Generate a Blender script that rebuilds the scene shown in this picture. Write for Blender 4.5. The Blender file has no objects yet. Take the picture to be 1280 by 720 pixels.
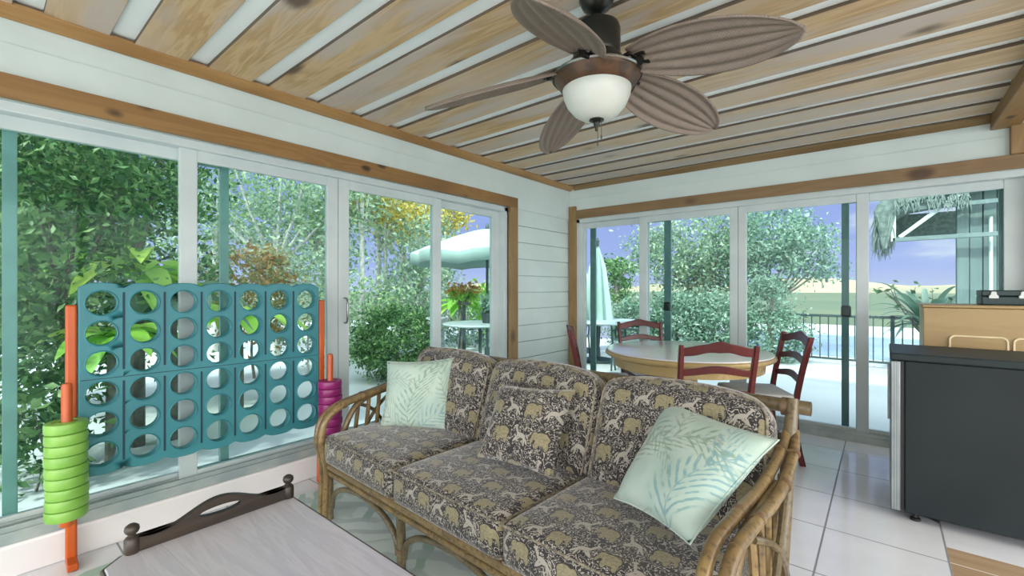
import bpy, bmesh, math, random
import numpy as np
from mathutils import Vector, Matrix
random.seed(7)
RNG = np.random.default_rng(11)
PI = math.pi
SC = bpy.context.scene
COL = SC.collection

# ------------------------------------------------------------------ node helpers
class V:
    """a socket (or a number) with arithmetic that builds Math nodes"""
    nt = None
    def __init__(s, k): s.k = k
    @staticmethod
    def m(op, *a, clamp=False):
        n = V.nt.nodes.new('ShaderNodeMath'); n.operation = op; n.use_clamp = clamp
        for i, x in enumerate(a):
            x = x.k if isinstance(x, V) else x
            if isinstance(x, (int, float)): n.inputs[i].default_value = x
            else: V.nt.links.new(x, n.inputs[i])
        return V(n.outputs[0])
    def __add__(s, o): return V.m('ADD', s, o)
    __radd__ = __add__
    def __sub__(s, o): return V.m('SUBTRACT', s, o)
    def __rsub__(s, o): return V.m('SUBTRACT', o, s)
    def __mul__(s, o): return V.m('MULTIPLY', s, o)
    __rmul__ = __mul__
    def __truediv__(s, o): return V.m('DIVIDE', s, o)
    def __lt__(s, o): return V.m('LESS_THAN', s, o)
    def __gt__(s, o): return V.m('GREATER_THAN', s, o)
def vmin(a, b): return V.m('MINIMUM', a, b)
def vmax(a, b): return V.m('MAXIMUM', a, b)
def vabs(a): return V.m('ABSOLUTE', a)
def vsin(a): return V.m('SINE', a)
def vfloor(a): return V.m('FLOOR', a)
def vfract(a): return V.m('FRACT', a)
def smooth(a, lo, hi):
    n = V.nt.nodes.new('ShaderNodeMapRange'); n.interpolation_type = 'SMOOTHSTEP'
    V.nt.links.new(a.k, n.inputs[0]); n.inputs[1].default_value = lo; n.inputs[2].default_value = hi
    return V(n.outputs[0])
def coords(kind):
    n = V.nt.nodes.new('ShaderNodeTexCoord'); return n.outputs[kind]
def split(sock):
    n = V.nt.nodes.new('ShaderNodeSeparateXYZ'); V.nt.links.new(sock, n.inputs[0])
    return V(n.outputs[0]), V(n.outputs[1]), V(n.outputs[2])
def comb(x, y, z=0.0):
    n = V.nt.nodes.new('ShaderNodeCombineXYZ')
    for i, q in enumerate((x, y, z)):
        q = q.k if isinstance(q, V) else q
        if isinstance(q, (int, float)): n.inputs[i].default_value = q
        else: V.nt.links.new(q, n.inputs[i])
    return n.outputs[0]
def noise(vec, scale, detail=2.0, rough=.5, dist=0.0):
    n = V.nt.nodes.new('ShaderNodeTexNoise'); V.nt.links.new(vec, n.inputs['Vector'])
    n.inputs['Scale'].default_value = scale; n.inputs['Detail'].default_value = detail
    n.inputs['Roughness'].default_value = rough; n.inputs['Distortion'].default_value = dist
    return V(n.outputs[0])
def voronoi(vec, scale, feature='F1', rnd=1.0):
    n = V.nt.nodes.new('ShaderNodeTexVoronoi'); n.feature = feature; V.nt.links.new(vec, n.inputs['Vector'])
    n.inputs['Scale'].default_value = scale; n.inputs['Randomness'].default_value = rnd
    return V(n.outputs['Distance'])
def c4(c): return (c[0], c[1], c[2], 1.0)
def mix(f, a, b):
    n = V.nt.nodes.new('ShaderNodeMix'); n.data_type = 'RGBA'
    def put(i, x):
        if isinstance(x, V): x = x.k
        if isinstance(x, (tuple, list)): n.inputs[i].default_value = c4(x)
        elif isinstance(x, (int, float)): n.inputs[i].default_value = x
        else: V.nt.links.new(x, n.inputs[i])
    put(0, f); put(6, a); put(7, b)
    return n.outputs[2]
def ramp(f, stops):
    n = V.nt.nodes.new('ShaderNodeValToRGB'); V.nt.links.new(f.k, n.inputs[0])
    cr = n.color_ramp
    cr.elements[0].position, cr.elements[0].color = stops[0][0], c4(stops[0][1])
    cr.elements[1].position, cr.elements[1].color = stops[-1][0], c4(stops[-1][1])
    for p, c in stops[1:-1]:
        e = cr.elements.new(p); e.color = c4(c)
    return n.outputs[0]
def new_mat(name):
    m = bpy.data.materials.new(name); m.use_nodes = True
    V.nt = m.node_tree
    b = V.nt.nodes['Principled BSDF']
    return m, b
def setb(b, color=None, rough=None, metal=None, bump=None, bstr=.3, bdist=.01, **kw):
    def put(nm, x):
        if x is None: return
        if isinstance(x, V): x = x.k
        if isinstance(x, (tuple, list)): b.inputs[nm].default_value = c4(x)
        elif isinstance(x, (int, float)): b.inputs[nm].default_value = x
        else: V.nt.links.new(x, b.inputs[nm])
    put('Base Color', color); put('Roughness', rough); put('Metallic', metal)
    for k, x in kw.items(): put(k.replace('_', ' '), x)
    if bump is not None:
        n = V.nt.nodes.new('ShaderNodeBump'); n.inputs['Strength'].default_value = bstr
        n.inputs['Distance'].default_value = bdist
        V.nt.links.new(bump.k, n.inputs['Height']); V.nt.links.new(n.outputs[0], b.inputs['Normal'])
def plain(name, a, rough=.5, metal=0.0, b2=None, scale=8.0, bstr=0.0, **kw):
    """one colour that varies a little with noise between a and b2"""
    m, b = new_mat(name)
    v = coords('Object'); nz = noise(v, scale, 3)
    b2 = b2 or tuple(x * .86 for x in a)
    setb(b, mix(smooth(nz, .35, .65), a, b2), rough, metal, nz if bstr else None, bstr, **kw)
    return m

# ------------------------------------------------------------------ mesh helpers
class MB:
    def __init__(s): s.v = []; s.f = []
    def add(s, vs, fs):
        o = len(s.v); s.v += [tuple(p) for p in vs]; s.f += [tuple(i + o for i in q) for q in fs]
        return s
    def box(s, x0, x1, y0, y1, z0, z1):
        vs = [(x, y, z) for z in (z0, z1) for y in (y0, y1) for x in (x0, x1)]
        return s.add(vs, [(0, 2, 3, 1), (4, 5, 7, 6), (0, 1, 5, 4), (2, 6, 7, 3), (0, 4, 6, 2), (1, 3, 7, 5)])
    def beam(s, a, b, w, h, up=(0, 0, 1)):
        """square bar from a to b"""
        a, b = Vector(a), Vector(b); d = (b - a).normalized(); u = Vector(up)
        if abs(d.dot(u)) > .95: u = Vector((1, 0, 0))
        x = d.cross(u).normalized() * w / 2; y = d.cross(x).normalized() * h / 2
        vs = [p + i * x + j * y for p in (a, b) for i, j in ((-1, -1), (1, -1), (1, 1), (-1, 1))]
        return s.add(vs, [(3, 2, 1, 0), (4, 5, 6, 7), (0, 1, 5, 4), (1, 2, 6, 5), (2, 3, 7, 6), (3, 0, 4, 7)])
    def tube(s, pts, r, seg=10, sm=0, cap=True):
        pts = [Vector(p) for p in pts]
        rs = list(r) if isinstance(r, (list, tuple)) else [r] * len(pts)
        if sm:
            q, qr = [], []
            n = len(pts)
            for i in range(n - 1):
                p0, p1, p2, p3 = pts[max(i - 1, 0)], pts[i], pts[i + 1], pts[min(i + 2, n - 1)]
                for k in range(sm):
                    t = k / sm
                    q.append(.5 * ((2 * p1) + (p2 - p0) * t + (2 * p0 - 5 * p1 + 4 * p2 - p3) * t * t + (3 * p1 - p0 - 3 * p2 + p3) * t ** 3))
                    qr.append(rs[i] + (rs[i + 1] - rs[i]) * t)
            q.append(pts[-1]); qr.append(rs[-1]); pts, rs = q, qr
        n = len(pts); T = []
        for i in range(n):
            d = pts[min(i + 1, n - 1)] - pts[max(i - 1, 0)]
            T.append(d.normalized() if d.length > 1e-9 else Vector((0, 0, 1)))
        u = T[0].orthogonal().normalized(); vs = []
        for i in range(n):
            u = (u - T[i] * u.dot(T[i])).normalized(); w = T[i].cross(u)
            for k in range(seg):
                a = 2 * PI * k / seg
                vs.append(pts[i] + (u * math.cos(a) + w * math.sin(a)) * rs[i])
        fs = [(i * seg + k, i * seg + (k + 1) % seg, (i + 1) * seg + (k + 1) % seg, (i + 1) * seg + k) for i in range(n - 1) for k in range(seg)]
        if cap:
            fs.append(tuple(range(seg))[::-1]); fs.append(tuple((n - 1) * seg + k for k in range(seg)))
        return s.add(vs, fs)
    def lathe(s, prof, c=(0, 0, 0), seg=32, a0=0.0):
        vs = []; n = len(prof)
        for r, z in prof:
            for k in range(seg):
                a = 2 * PI * k / seg + a0
                vs.append((c[0] + r * math.cos(a), c[1] + r * math.sin(a), c[2] + z))
        fs = [(i * seg + k, i * seg + (k + 1) % seg, (i + 1) * seg + (k + 1) % seg, (i + 1) * seg + k) for i in range(n - 1) for k in range(seg)]
        if prof[0][0] > 1e-6: fs.append(tuple(range(seg))[::-1])
        if prof[-1][0] > 1e-6: fs.append(tuple((n - 1) * seg + k for k in range(seg)))
        return s.add(vs, fs)
    def plate(s, v2, faces, t0, t1, place):
        """2D faces made into a plate between t0 and t1; place(x, y, t) -> 3D"""
        n = len(v2)
        vs = [place(x, y, t0) for x, y in v2] + [place(x, y, t1) for x, y in v2]
        fs = [tuple(q) for q in faces] + [tuple(i + n for i in reversed(q)) for q in faces]
        cnt = {}
        for q in faces:
            for i in range(len(q)):
                e = (q[i], q[(i + 1) % len(q)]); cnt[e] = 1
        for a, b in list(cnt):
            if (b, a) not in cnt: fs.append((b, a, a + n, b + n))
        return s.add(vs, fs)
    def prism(s, out, t0, t1, place):
        return s.plate(out, [tuple(range(len(out)))], t0, t1, place)
    def band(s, top, bot, t0, t1, place):
        """plate between an upper and a lower line of equal point counts"""
        n = len(top); v2 = list(bot) + list(top)
        return s.plate(v2, [(i, i + 1, n + i + 1, n + i) for i in range(n - 1)], t0, t1, place)
    def build(s, name, mat, parent=None, smooth=40, bevel=0.0, uv=None, loc=None, seg=2):
        me = bpy.data.meshes.new(name); me.from_pydata(s.v, [], s.f); me.validate()
        bm = bmesh.new(); bm.from_mesh(me); bmesh.ops.remove_doubles(bm, verts=bm.verts, dist=1e-5)
        bmesh.ops.recalc_face_normals(bm, faces=bm.faces); bm.to_mesh(me); bm.free()
        return link(name, me, mat, parent, smooth, bevel, uv, loc, seg)
def link(name, me, mat, parent=None, smooth=40, bevel=0.0, uv=None, loc=None, seg=2):
    if mat: me.materials.append(mat)
    if uv:
        l = me.uv_layers.new(name='UVMap')
        for p in me.polygons:
            for li in p.loop_indices:
                l.data[li].uv = uv(me.vertices[me.loops[li].vertex_index].co, p.normal)
    if smooth:
        me.polygons.foreach_set('use_smooth', [True] * len(me.polygons))
        me.set_sharp_from_angle(angle=math.radians(smooth))
    o = bpy.data.objects.new(name, me); COL.objects.link(o)
    if parent: o.parent = parent
    if loc: o.location = loc
    if bevel:
        b = o.modifiers.new('bevel', 'BEVEL'); b.width = bevel; b.segments = seg; b.limit_method = 'ANGLE'; b.angle_limit = math.radians(35)
    return o
def tag(o, label, cat, group=None, kind=None):
    o['label'] = label; o['category'] = cat
    if group: o['group'] = group
    if kind: o['kind'] = kind
    return o
def thing(name, label, cat, loc=(0, 0, 0), rz=0.0, group=None):
    o = bpy.data.objects.new(name, None); o.empty_display_size = .1; COL.objects.link(o)
    o.location = loc; o.rotation_euler = (0, 0, rz)
    return tag(o, label, cat, group)
def struct(o, label=None, cat=None):
    o['kind'] = 'structure'
    if label: o['label'] = label
    if cat: o['category'] = cat
    return o
def dup(root, loc, rz, label, group=None):
    r = root.copy(); COL.objects.link(r); r.location = loc; r.rotation_euler = (0, 0, rz); r['label'] = label
    if group: r['group'] = group
    for ch in list(root.children):
        c = ch.copy(); COL.objects.link(c); c.parent = r
        for g in ch.children:
            d = g.copy(); COL.objects.link(d); d.parent = c
    return r
def rbox(hx, hy, hz, r, n=(10, 10, 5), bulge=(0, 0, 0)):
    """a soft rounded block centred on 0, as an MB"""
    m = MB()
    def pt(p):
        x, y, z = p
        q = [max(-h + r, min(h - r, a)) for a, h in zip(p, (hx, hy, hz))]
        d = Vector(p) - Vector(q)
        if d.length > 1e-9: d = d.normalized() * r
        w = Vector(q) + d
        fx, fy, fz = (1 - (x / hx) ** 2), (1 - (y / hy) ** 2), (1 - (z / hz) ** 2)
        w.x += math.copysign(bulge[0] * fy * fz, x) * abs(x / hx)
        w.y += math.copysign(bulge[1] * fx * fz, y) * abs(y / hy)
        w.z += math.copysign(bulge[2] * fx * fy, z) * abs(z / hz)
        return w
    def ax(h, k):   # finer towards the rounded edge
        inner = [(-h + r) + (2 * h - 2 * r) * i / k for i in range(k + 1)]
        return [-h, -h + r * .3, -h + r * .6] + inner + [h - r * .6, h - r * .3, h]
    X, Y, Z = ax(hx, n[0]), ax(hy, n[1]), ax(hz, n[2])
    def face(A, B, f):
        vs = [pt(f(a, b)) for a in A for b in B]; w = len(B)
        m.add(vs, [(i * w + j, i * w + j + 1, (i + 1) * w + j + 1, (i + 1) * w + j) for i in range(len(A) - 1) for j in range(w - 1)])
    for sg in (-1, 1):
        face(X, Y, lambda a, b: (a, b, sg * hz)); face(X, Z, lambda a, b: (a, sg * hy, b)); face(Y, Z, lambda a, b: (sg * hx, a, b))
    return m

# ------------------------------------------------------------------ materials
def wood(name, cols, axis='X', knots=(.05, .02, .01), scale=1.0, rough=.55, knot_n=2.2, vary=0.0, grey=None):
    m, b = new_mat(name)
    x, y, z = split(coords('Object'))
    if axis == 'Y': x, y = y, x
    if axis == 'Z': x, z = z, x
    if vary:
        oi = V.nt.nodes.new('ShaderNodeObjectInfo'); rd = V(oi.outputs['Random'])
        x = x + rd * 37.0; y = y + rd * 11.0
    base = comb(x * .55, y * 5.0, z * 5.0)
    w = noise(base, 1.6 * scale, 4, .55, .6)
    ring = vfract(w * 7.0); ringm = smooth(vabs(ring - .5), .05, .5)
    fine = noise(comb(x * 2.0, y * 60.0, z * 60.0), 2.0, 2)
    f = ringm * .55 + fine * .45
    col = mix(f, cols[0], cols[1])
    big = noise(comb(x * .9, y * 2.0, z * 2.0), 1.3, 2)
    col = mix(smooth(big, .42, .68), col, cols[2])
    if grey:
        col = mix(smooth(rd, .25, .95) * .45, col, (.60, .53, .45))
        col = mix(smooth(noise(comb(x * .5 + 9.0, y * 3.0, z), 1.7, 3), .47, .60) * .75, col, grey)
    kd = voronoi(comb(x * .55, y * 1.0, z * 1.0), knot_n * 1.6)
    kd = kd + noise(comb(x * 6.0, y * 9.0, z * 9.0), 3.0, 2) * .05
    col = mix((1 - smooth(kd, .09, .20)) * .85, col, knots)
    if vary:      # shadow lines along the gaps, painted dark onto the board edges
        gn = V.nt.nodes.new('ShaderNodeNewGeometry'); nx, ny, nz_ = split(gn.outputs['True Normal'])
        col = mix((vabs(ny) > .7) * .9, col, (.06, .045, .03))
    setb(b, col, rough, 0, f, .15, .004)
    return m

M = {}
M['white'] = plain('white_paint', (.60, .705, .675), .42, b2=(.555, .655, .625), scale=3)
M['panel'] = plain('white_panel', (.92, .98, .97), .5, b2=(.88, .95, .95), scale=2)
M['vinyl'] = plain('white_vinyl', (.54, .62, .61), .3, b2=(.49, .57, .57), scale=4)
M['alu'] = plain('grey_aluminium', (.42, .48, .46), .4, .2, b2=(.31, .38, .38))
M['stone_sill'] = plain('pale_curb_paint', (.78, .76, .75), .35, b2=(.72, .71, .71), scale=2)
M['screen_frame'] = plain('dark_teal_metal', (.15, .235, .24), .45)
M['screen_frame_light'] = plain('pale_blue_metal', (.24, .41, .395), .45)
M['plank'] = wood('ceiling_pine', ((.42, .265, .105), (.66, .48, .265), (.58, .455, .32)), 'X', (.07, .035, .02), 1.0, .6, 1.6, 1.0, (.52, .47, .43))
M['trim'] = wood('knotty_pine_trim', ((.22, .115, .035), (.30, .175, .058), (.19, .10, .035)), 'Y', (.018, .008, .005), 1.0, .5, 3.6)
M['trimx'] = wood('knotty_pine_trim_across', ((.20, .125, .055), (.26, .17, .08), (.175, .11, .05)), 'X', (.05, .025, .012), 1.0, .5, 1.8)
M['trimz'] = wood('pine_jamb', ((.23, .145, .058), (.31, .205, .085), (.20, .125, .05)), 'Z', (.06, .03, .015), 1.0, .5, 1.6)
M['cove'] = wood('cove_pine', ((.33, .18, .058), (.42, .25, .095), (.28, .145, .045)), 'Y', (.10, .04, .015), 1.0, .45, .8)
M['covex'] = wood('cove_pine_across', ((.20, .13, .055), (.27, .18, .08), (.17, .11, .045)), 'X', (.10, .05, .02), 1.0, .45, .8)
M['gap'] = plain('dark_gap', (.03, .03, .028), .9)

def tiles():
    m, b = new_mat('glossy_floor_tiles')
    x, y, z = split(coords('Object'))
    T1, T2 = .455, .466
    fx = vabs(vfract((x + .23) / T1 + .5) - .5) * T1
    fy = vabs(vfract((y - 2.309) / T2 + .5) - .5) * T2
    d = vmin(fx, fy); g = 1 - smooth(d, .0025, .0055)
    cell = comb(vfloor((x + .23) / T1), vfloor((y - 2.309) / T2), 0.0)
    wn = V.nt.nodes.new('ShaderNodeTexWhiteNoise'); V.nt.links.new(cell, wn.inputs['Vector'])
    tone = V(wn.outputs['Value'])
    cloud = noise(comb(x, y), 3.5, 4, .6)
    base = mix(smooth(cloud, .3, .7), (.72, .75, .78), (.80, .82, .84))
    base = mix(tone * .25, base, (.66, .69, .73))
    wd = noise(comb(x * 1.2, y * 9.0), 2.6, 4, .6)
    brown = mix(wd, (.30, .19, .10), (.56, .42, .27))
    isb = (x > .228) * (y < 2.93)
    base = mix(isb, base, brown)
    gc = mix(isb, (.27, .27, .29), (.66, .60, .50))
    setb(b, mix(g, base, gc), g * .5 + .085 + cloud * .05, 0, 1 - g, .25, .003)
    return m
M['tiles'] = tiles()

def rug():
    m, b = new_mat('palm_leaf_rug')
    x, y, z = split(coords('Object'))
    w = noise(comb(x, y), 2.2, 3); w2 = noise(comb(x + 4.0, y - 2.0), 2.2, 3)
    px = x + (w - .5) * .35; py = y + (w2 - .5) * .35
    st = vsin(px * 42.0 + py * 26.0 + vsin(py * 9.0) * 2.0); mask = smooth(noise(comb(px, py), 2.4, 2), .46, .54)
    leaf = smooth(st, -.2, .5) * mask
    col = mix(leaf, (.70, .78, .73), (.42, .55, .46))
    st2 = vsin(px * -30.0 + py * 38.0); m2 = smooth(noise(comb(px + 7.0, py), 2.0, 2), .50, .56)
    col = mix(smooth(st2, -.1, .6) * m2 * .8, col, (.50, .58, .55))
    setb(b, col, .95, 0, noise(comb(x, y), 260.0, 1), .5, .003)
    return m
M['rug'] = rug()

def ell(p, x0, y0, rx, ry, ang=0.0):
    x, y = p[0] - x0, p[1] - y0
    if ang:
        c, s = math.cos(ang), math.sin(ang)
        x, y = x * c + y * s, y * c - x * s
    x = x * (1 / rx); y = y * (1 / ry)
    return x * x + y * y
def union(p, L):
    r = None
    for e in L:
        q = ell(p, *e); r = q if r is None else vmin(r, q)
    return r
def animal_fabric(k=1.0):
    """charcoal cotton with cream scrolling vines, tan elephants and pale leaping gazelles"""
    m, b = new_mat('animal_print_fabric')
    x, y, z = split(coords('UV'))
    CW, CH = .172 * k, .112 * k
    row = vfloor(y / CH)
    xs = x + row * (CW * .37)
    col_i = vfloor(xs / CW)
    cell = comb(col_i, row, 3.0)
    wn = V.nt.nodes.new('ShaderNodeTexWhiteNoise'); V.nt.links.new(cell, wn.inputs['Vector']); rd = V(wn.outputs['Value'])
    sg = (rd > .72) * -2.0 + 1.0
    wob = noise(comb(x, y), 60.0, 2)
    px = (vfract(xs / CW) - .5) * CW * (1 / k) * 1.0 + (wob - .5) * .007
    py = (vfract(y / CH) - .5) * CH * (1 / k) + (wob - .5) * .007
    p = ((px + .043) * sg * 1.12, (py + .004) * 1.10); p2 = ((px - .046) * sg * 1.08, py * 1.08)
    ele = union(p, [(-.005, .008, .032, .024), (.027, .013, .015, .017), (.038, -.006, .0060, .018, .25), (-.026, -.018, .0095, .021), (.013, -.018, .0095, .021), (-.006, -.010, .022, .014)])
    gaz = union(p2, [(0, 0, .024, .010, .35), (.025, .021, .0055, .019, -.5), (.033, .037, .010, .0050, -.3), (.022, -.012, .0045, .021, .6), (-.025, -.020, .0045, .021, -.6), (-.017, -.023, .0038, .020, -.2), (.014, -.015, .0038, .020, .9), (-.029, -.003, .011, .0035, .8)])
    e_m = ele < 1.0; g_m = gaz < 1.0
    halo = vmax(ele < 1.4, gaz < 1.55)
    v = comb(x, y)
    n1 = noise(v, 40.0 / k, 1.2, .5, .7)
    vine = 1 - smooth(vabs(vfract(n1 * 6.0) - .5), .08, .13)
    n2 = voronoi(v, 88.0 / k)
    leaf = 1 - smooth(n2, .22, .29)
    bg = vmax(vine, leaf * .9) * (1 - halo)
    big = noise(v, 7.0, 2)
    dark = mix(big, (.018, .016, .017), (.034, .031, .031))
    cream = mix(noise(v, 30.0, 2), (.44, .415, .355), (.30, .28, .24))
    col = mix(bg, dark, cream)
    tan = mix(noise(v, 70.0, 2), (.33, .295, .175), (.22, .195, .11))
    col = mix(e_m * (.68 + smooth(noise(v, 120.0, 2), .4, .55) * .25), col, tan)
    col = mix(g_m * .8, col, (.43, .40, .34))
    setb(b, col, .85, 0, noise(v, 900.0, 1), .25, .002, Sheen_Weight=.7, Sheen_Roughness=.35)
    return m
M['animal'] = animal_fabric()
M['piping'] = plain('cream_piping', (.30, .27, .20), .8, b2=(.12, .10, .08), scale=60)

def palm_fabric(name, fr):
    m, b = new_mat(name)
    x, y, z = split(coords('UV'))
    v = comb(x, y)
    col = mix(smooth(noise(v, 6.0, 3), .35, .7), (.46, .575, .495), (.365, .50, .435))
    for (cx, cy, ang, ln, wd, fq, c, st) in fr:
        c_, s_ = math.cos(ang), math.sin(ang)
        dx, dy = x - cx, y - cy
        lx = dx * c_ + dy * s_; ly = dy * c_ - dx * s_
        ly = ly + lx * lx * (.9 / ln) - lx * .25
        t = lx * (1 / ln)
        inside = (t > 0.0) * (t < 1.0)
        env = vsin(vmax(vmin(t, 1.0), 0.0) * PI) * wd + .004
        ay = vabs(ly)
        stripe = smooth(vsin((lx - ay * .95) * (fq * 1.2) + noise(v, 14.0, 2) * 6.0), .05, .75)
        rib = 1 - smooth(ay, .0015, .004)
        mask = inside * (1 - smooth(ay / env, .65, 1.0)) * vmax(stripe, rib) * smooth(noise(v, 38.0, 3), .30, .58)
        col = mix(mask * (st * 1.2), col, c)
    setb(b, col, .8, 0, noise(v, 700.0, 1), .25, .002, Sheen_Weight=.2)
    return m
GR, BG, DG = (.22, .33, .24), (.20, .36, .37), (.27, .33, .27)
M['palmL'] = palm_fabric('palm_print_cotton', [(-.02, -.2, 1.75, .36, .10, 190, GR, .75), (.02, -.2, .9, .30, .08, 200, BG, .7), (-.04, -.2, 2.6, .28, .08, 210, DG, .7), (.2, .2, 3.6, .3, .08, 200, GR, .6), (-.2, .05, .4, .25, .06, 230, DG, .55), (.2, -.05, 2.4, .2, .05, 230, GR, .55)])
M['palmR'] = palm_fabric('palm_print_cotton_wide', [(-.17, -.12, 1.15, .34, .085, 170, DG, .8), (.10, -.22, 1.75, .32, .11, 190, BG, .8), (.0, .05, .35, .22, .07, 180, GR, .75), (-.02, .07, 1.9, .2, .06, 190, DG, .7), (-.22, .06, .1, .25, .07, 190, GR, .7), (.22, .0, 2.5, .22, .06, 210, BG, .7), (-.05, -.2, -.3, .2, .06, 200, GR, .6)])

def rattan(name, a, b2, dk):
    m, b = new_mat(name)
    v = coords('Object')
    nz = noise(v, 9.0, 3); st = noise(v, 70.0, 2)
    col = mix(smooth(nz, .38, .62), a, b2); col = mix(smooth(st, .48, .70) * .7, col, dk)
    setb(b, col, .33, 0, st, .12, .003, Coat_Weight=.25)
    return m
M['rattan'] = rattan('varnished_rattan', (.26, .178, .068), (.175, .118, .05), (.07, .045, .022))
M['rattan_dark'] = rattan('aged_rattan', (.17, .135, .07), (.115, .088, .046), (.05, .036, .02))
M['binding'] = plain('rattan_binding', (.16, .10, .05), .5)
M['teal'] = plain('teal_plastic', (.035, .215, .245), .42, b2=(.03, .19, .22), scale=4)
M['teal_dark'] = plain('dark_slot', (.006, .035, .06), .6)
M['orange'] = plain('orange_plastic', (.56, .105, .012), .38, b2=(.48, .082, .010), scale=5)
M['lime'] = plain('lime_plastic', (.24, .48, .085), .35, b2=(.19, .42, .065), scale=9)
M['purple'] = plain('purple_plastic', (.30, .02, .16), .35, b2=(.24, .014, .125), scale=9)
M['dark_wood'] = wood('dark_walnut', ((.030, .022, .015), (.055, .040, .027), (.024, .017, .012)), 'Y', (.02, .015, .01), 1.0, .35, .8)
M['tray_top'] = wood('pale_greyed_tray_wood', ((.51, .50, .54), (.60, .59, .625), (.56, .55, .59)), 'X', (.42, .38, .40), 1.0, .2, .35)
M['cherry'] = wood('red_cherry_wood', ((.085, .011, .011), (.125, .017, .015), (.068, .009, .009)), 'Z', (.08, .01, .01), 1.0, .28, .5)
M['seat_cloth'] = plain('pale_seat_cloth', (.74, .77, .77), .8, b2=(.68, .72, .72), scale=30)
M['oak'] = wood('honey_oak', ((.44, .31, .12), (.52, .39, .18), (.46, .34, .155)), 'X', (.40, .26, .1), 1.0, .25, .6)
M['oak_top'] = wood('light_table_top', ((.76, .76, .72), (.84, .84, .80), (.80, .80, .77)), 'X', (.5, .45, .35), 1.0, .09, .5)
M['oak_box'] = wood('honey_oak_panel', ((.36, .245, .095), (.42, .295, .125), (.35, .245, .105)), 'X', (.30, .19, .08), .6, .4, .5)
M['oak_light'] = plain('cut_oak_edge', (.80, .68, .42), .5)
M['fridge'] = plain('charcoal_enamel', (.016, .024, .026), .5, 0, b2=(.021, .030, .032), scale=2, Specular_IOR_Level=.22)
M['fridge_top'] = plain('dark_slate_plastic', (.020, .034, .034), .5, Specular_IOR_Level=.25)
M['steel'] = plain('brushed_steel', (.26, .30, .30), .35, .6)
M['black'] = plain('black_plastic', (.012, .014, .014), .45)
M['case'] = plain('dark_green_black_plastic', (.015, .045, .045), .45)
M['latch'] = plain('pale_latch_plastic', (.74, .82, .79), .45)
M['bronze'] = plain('dark_bronze', (.022, .026, .024), .28, .7, b2=(.035, .035, .03))
M['chrome'] = plain('pewter', (.30, .32, .31), .22, .9)
M['amber'] = plain('amber_mottled_ring', (.105, .055, .026), .35, .2, b2=(.055, .03, .017), scale=26)
def wicker():
    m, b = new_mat('woven_wicker')
    x, y, z = split(coords('UV'))
    a = vsin(x * 620.0) * vsin(y * 520.0)
    rib = vsin(y * 62.0 * 4)
    nz = noise(comb(x, y), 24.0, 3)
    f = a * .16 + vsin(y * 130.0) * .14 + .5
    col = mix(f, (.125, .10, .08), (.33, .275, .225)); col = mix(smooth(nz, .4, .65) * .5, col, (.23, .185, .145))
    setb(b, col, .7, 0, a, .3, .003)
    return m
M['wicker'] = wicker()
def bowl_glass():
    m, b = new_mat('frosted_bowl_glass')
    nz = noise(coords('Object'), 14.0, 3)
    col = mix(nz, (.66, .69, .62), (.56, .61, .56))
    setb(b, col, .35)
    b.inputs['Emission Color'].default_value = (1.0, .90, .70, 1); b.inputs['Emission Strength'].default_value = 0.0
    b.inputs['Subsurface Weight'].default_value = .2
    return m
M['bowl'] = bowl_glass()
def glass(name, tint, f0=.035):
    m = bpy.data.materials.new(name); m.use_nodes = True; nt = m.node_tree; nt.nodes.clear(); V.nt = nt
    out = nt.nodes.new('ShaderNodeOutputMaterial'); mx = nt.nodes.new('ShaderNodeMixShader')
    tr = nt.nodes.new('ShaderNodeBsdfTransparent'); gl = nt.nodes.new('ShaderNodeBsdfGlossy')
    gl.inputs['Roughness'].default_value = .0; gl.inputs['Color'].default_value = (.9, 1, .98, 1)
    fr = nt.nodes.new('ShaderNodeFresnel'); fr.inputs['IOR'].default_value = 1.16
    nz = noise(coords('Object'), 1.2, 2)
    c = mix(nz, tint, tuple(x * .97 for x in tint))
    nt.links.new(c, tr.inputs['Color'])
    nt.links.new(fr.outputs[0], mx.inputs[0]); nt.links.new(tr.outputs[0], mx.inputs[1]); nt.links.new(gl.outputs[0], mx.inputs[2])
    nt.links.new(mx.outputs[0], out.inputs[0])
    return m
M['glass'] = glass('tinted_door_glass', (.875, .965, .945))
def mesh_screen():
    m = bpy.data.materials.new('insect_screen'); m.use_nodes = True; nt = m.node_tree; nt.nodes.clear(); V.nt = nt
    out = nt.nodes.new('ShaderNodeOutputMaterial'); mx = nt.nodes.new('ShaderNodeMixShader')
    tr = nt.nodes.new('ShaderNodeBsdfTransparent'); df = nt.nodes.new('ShaderNodeBsdfDiffuse')
    x, y, z = split(coords('Object'))
    df.inputs['Color'].default_value = (.16, .24, .24, 1)
    mx.inputs[0].default_value = .02
    nt.links.new(tr.outputs[0], mx.inputs[1]); nt.links.new(df.outputs[0], mx.inputs[2]); nt.links.new(mx.outputs[0], out.inputs[0])
    return m
M['screen'] = mesh_screen()
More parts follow.
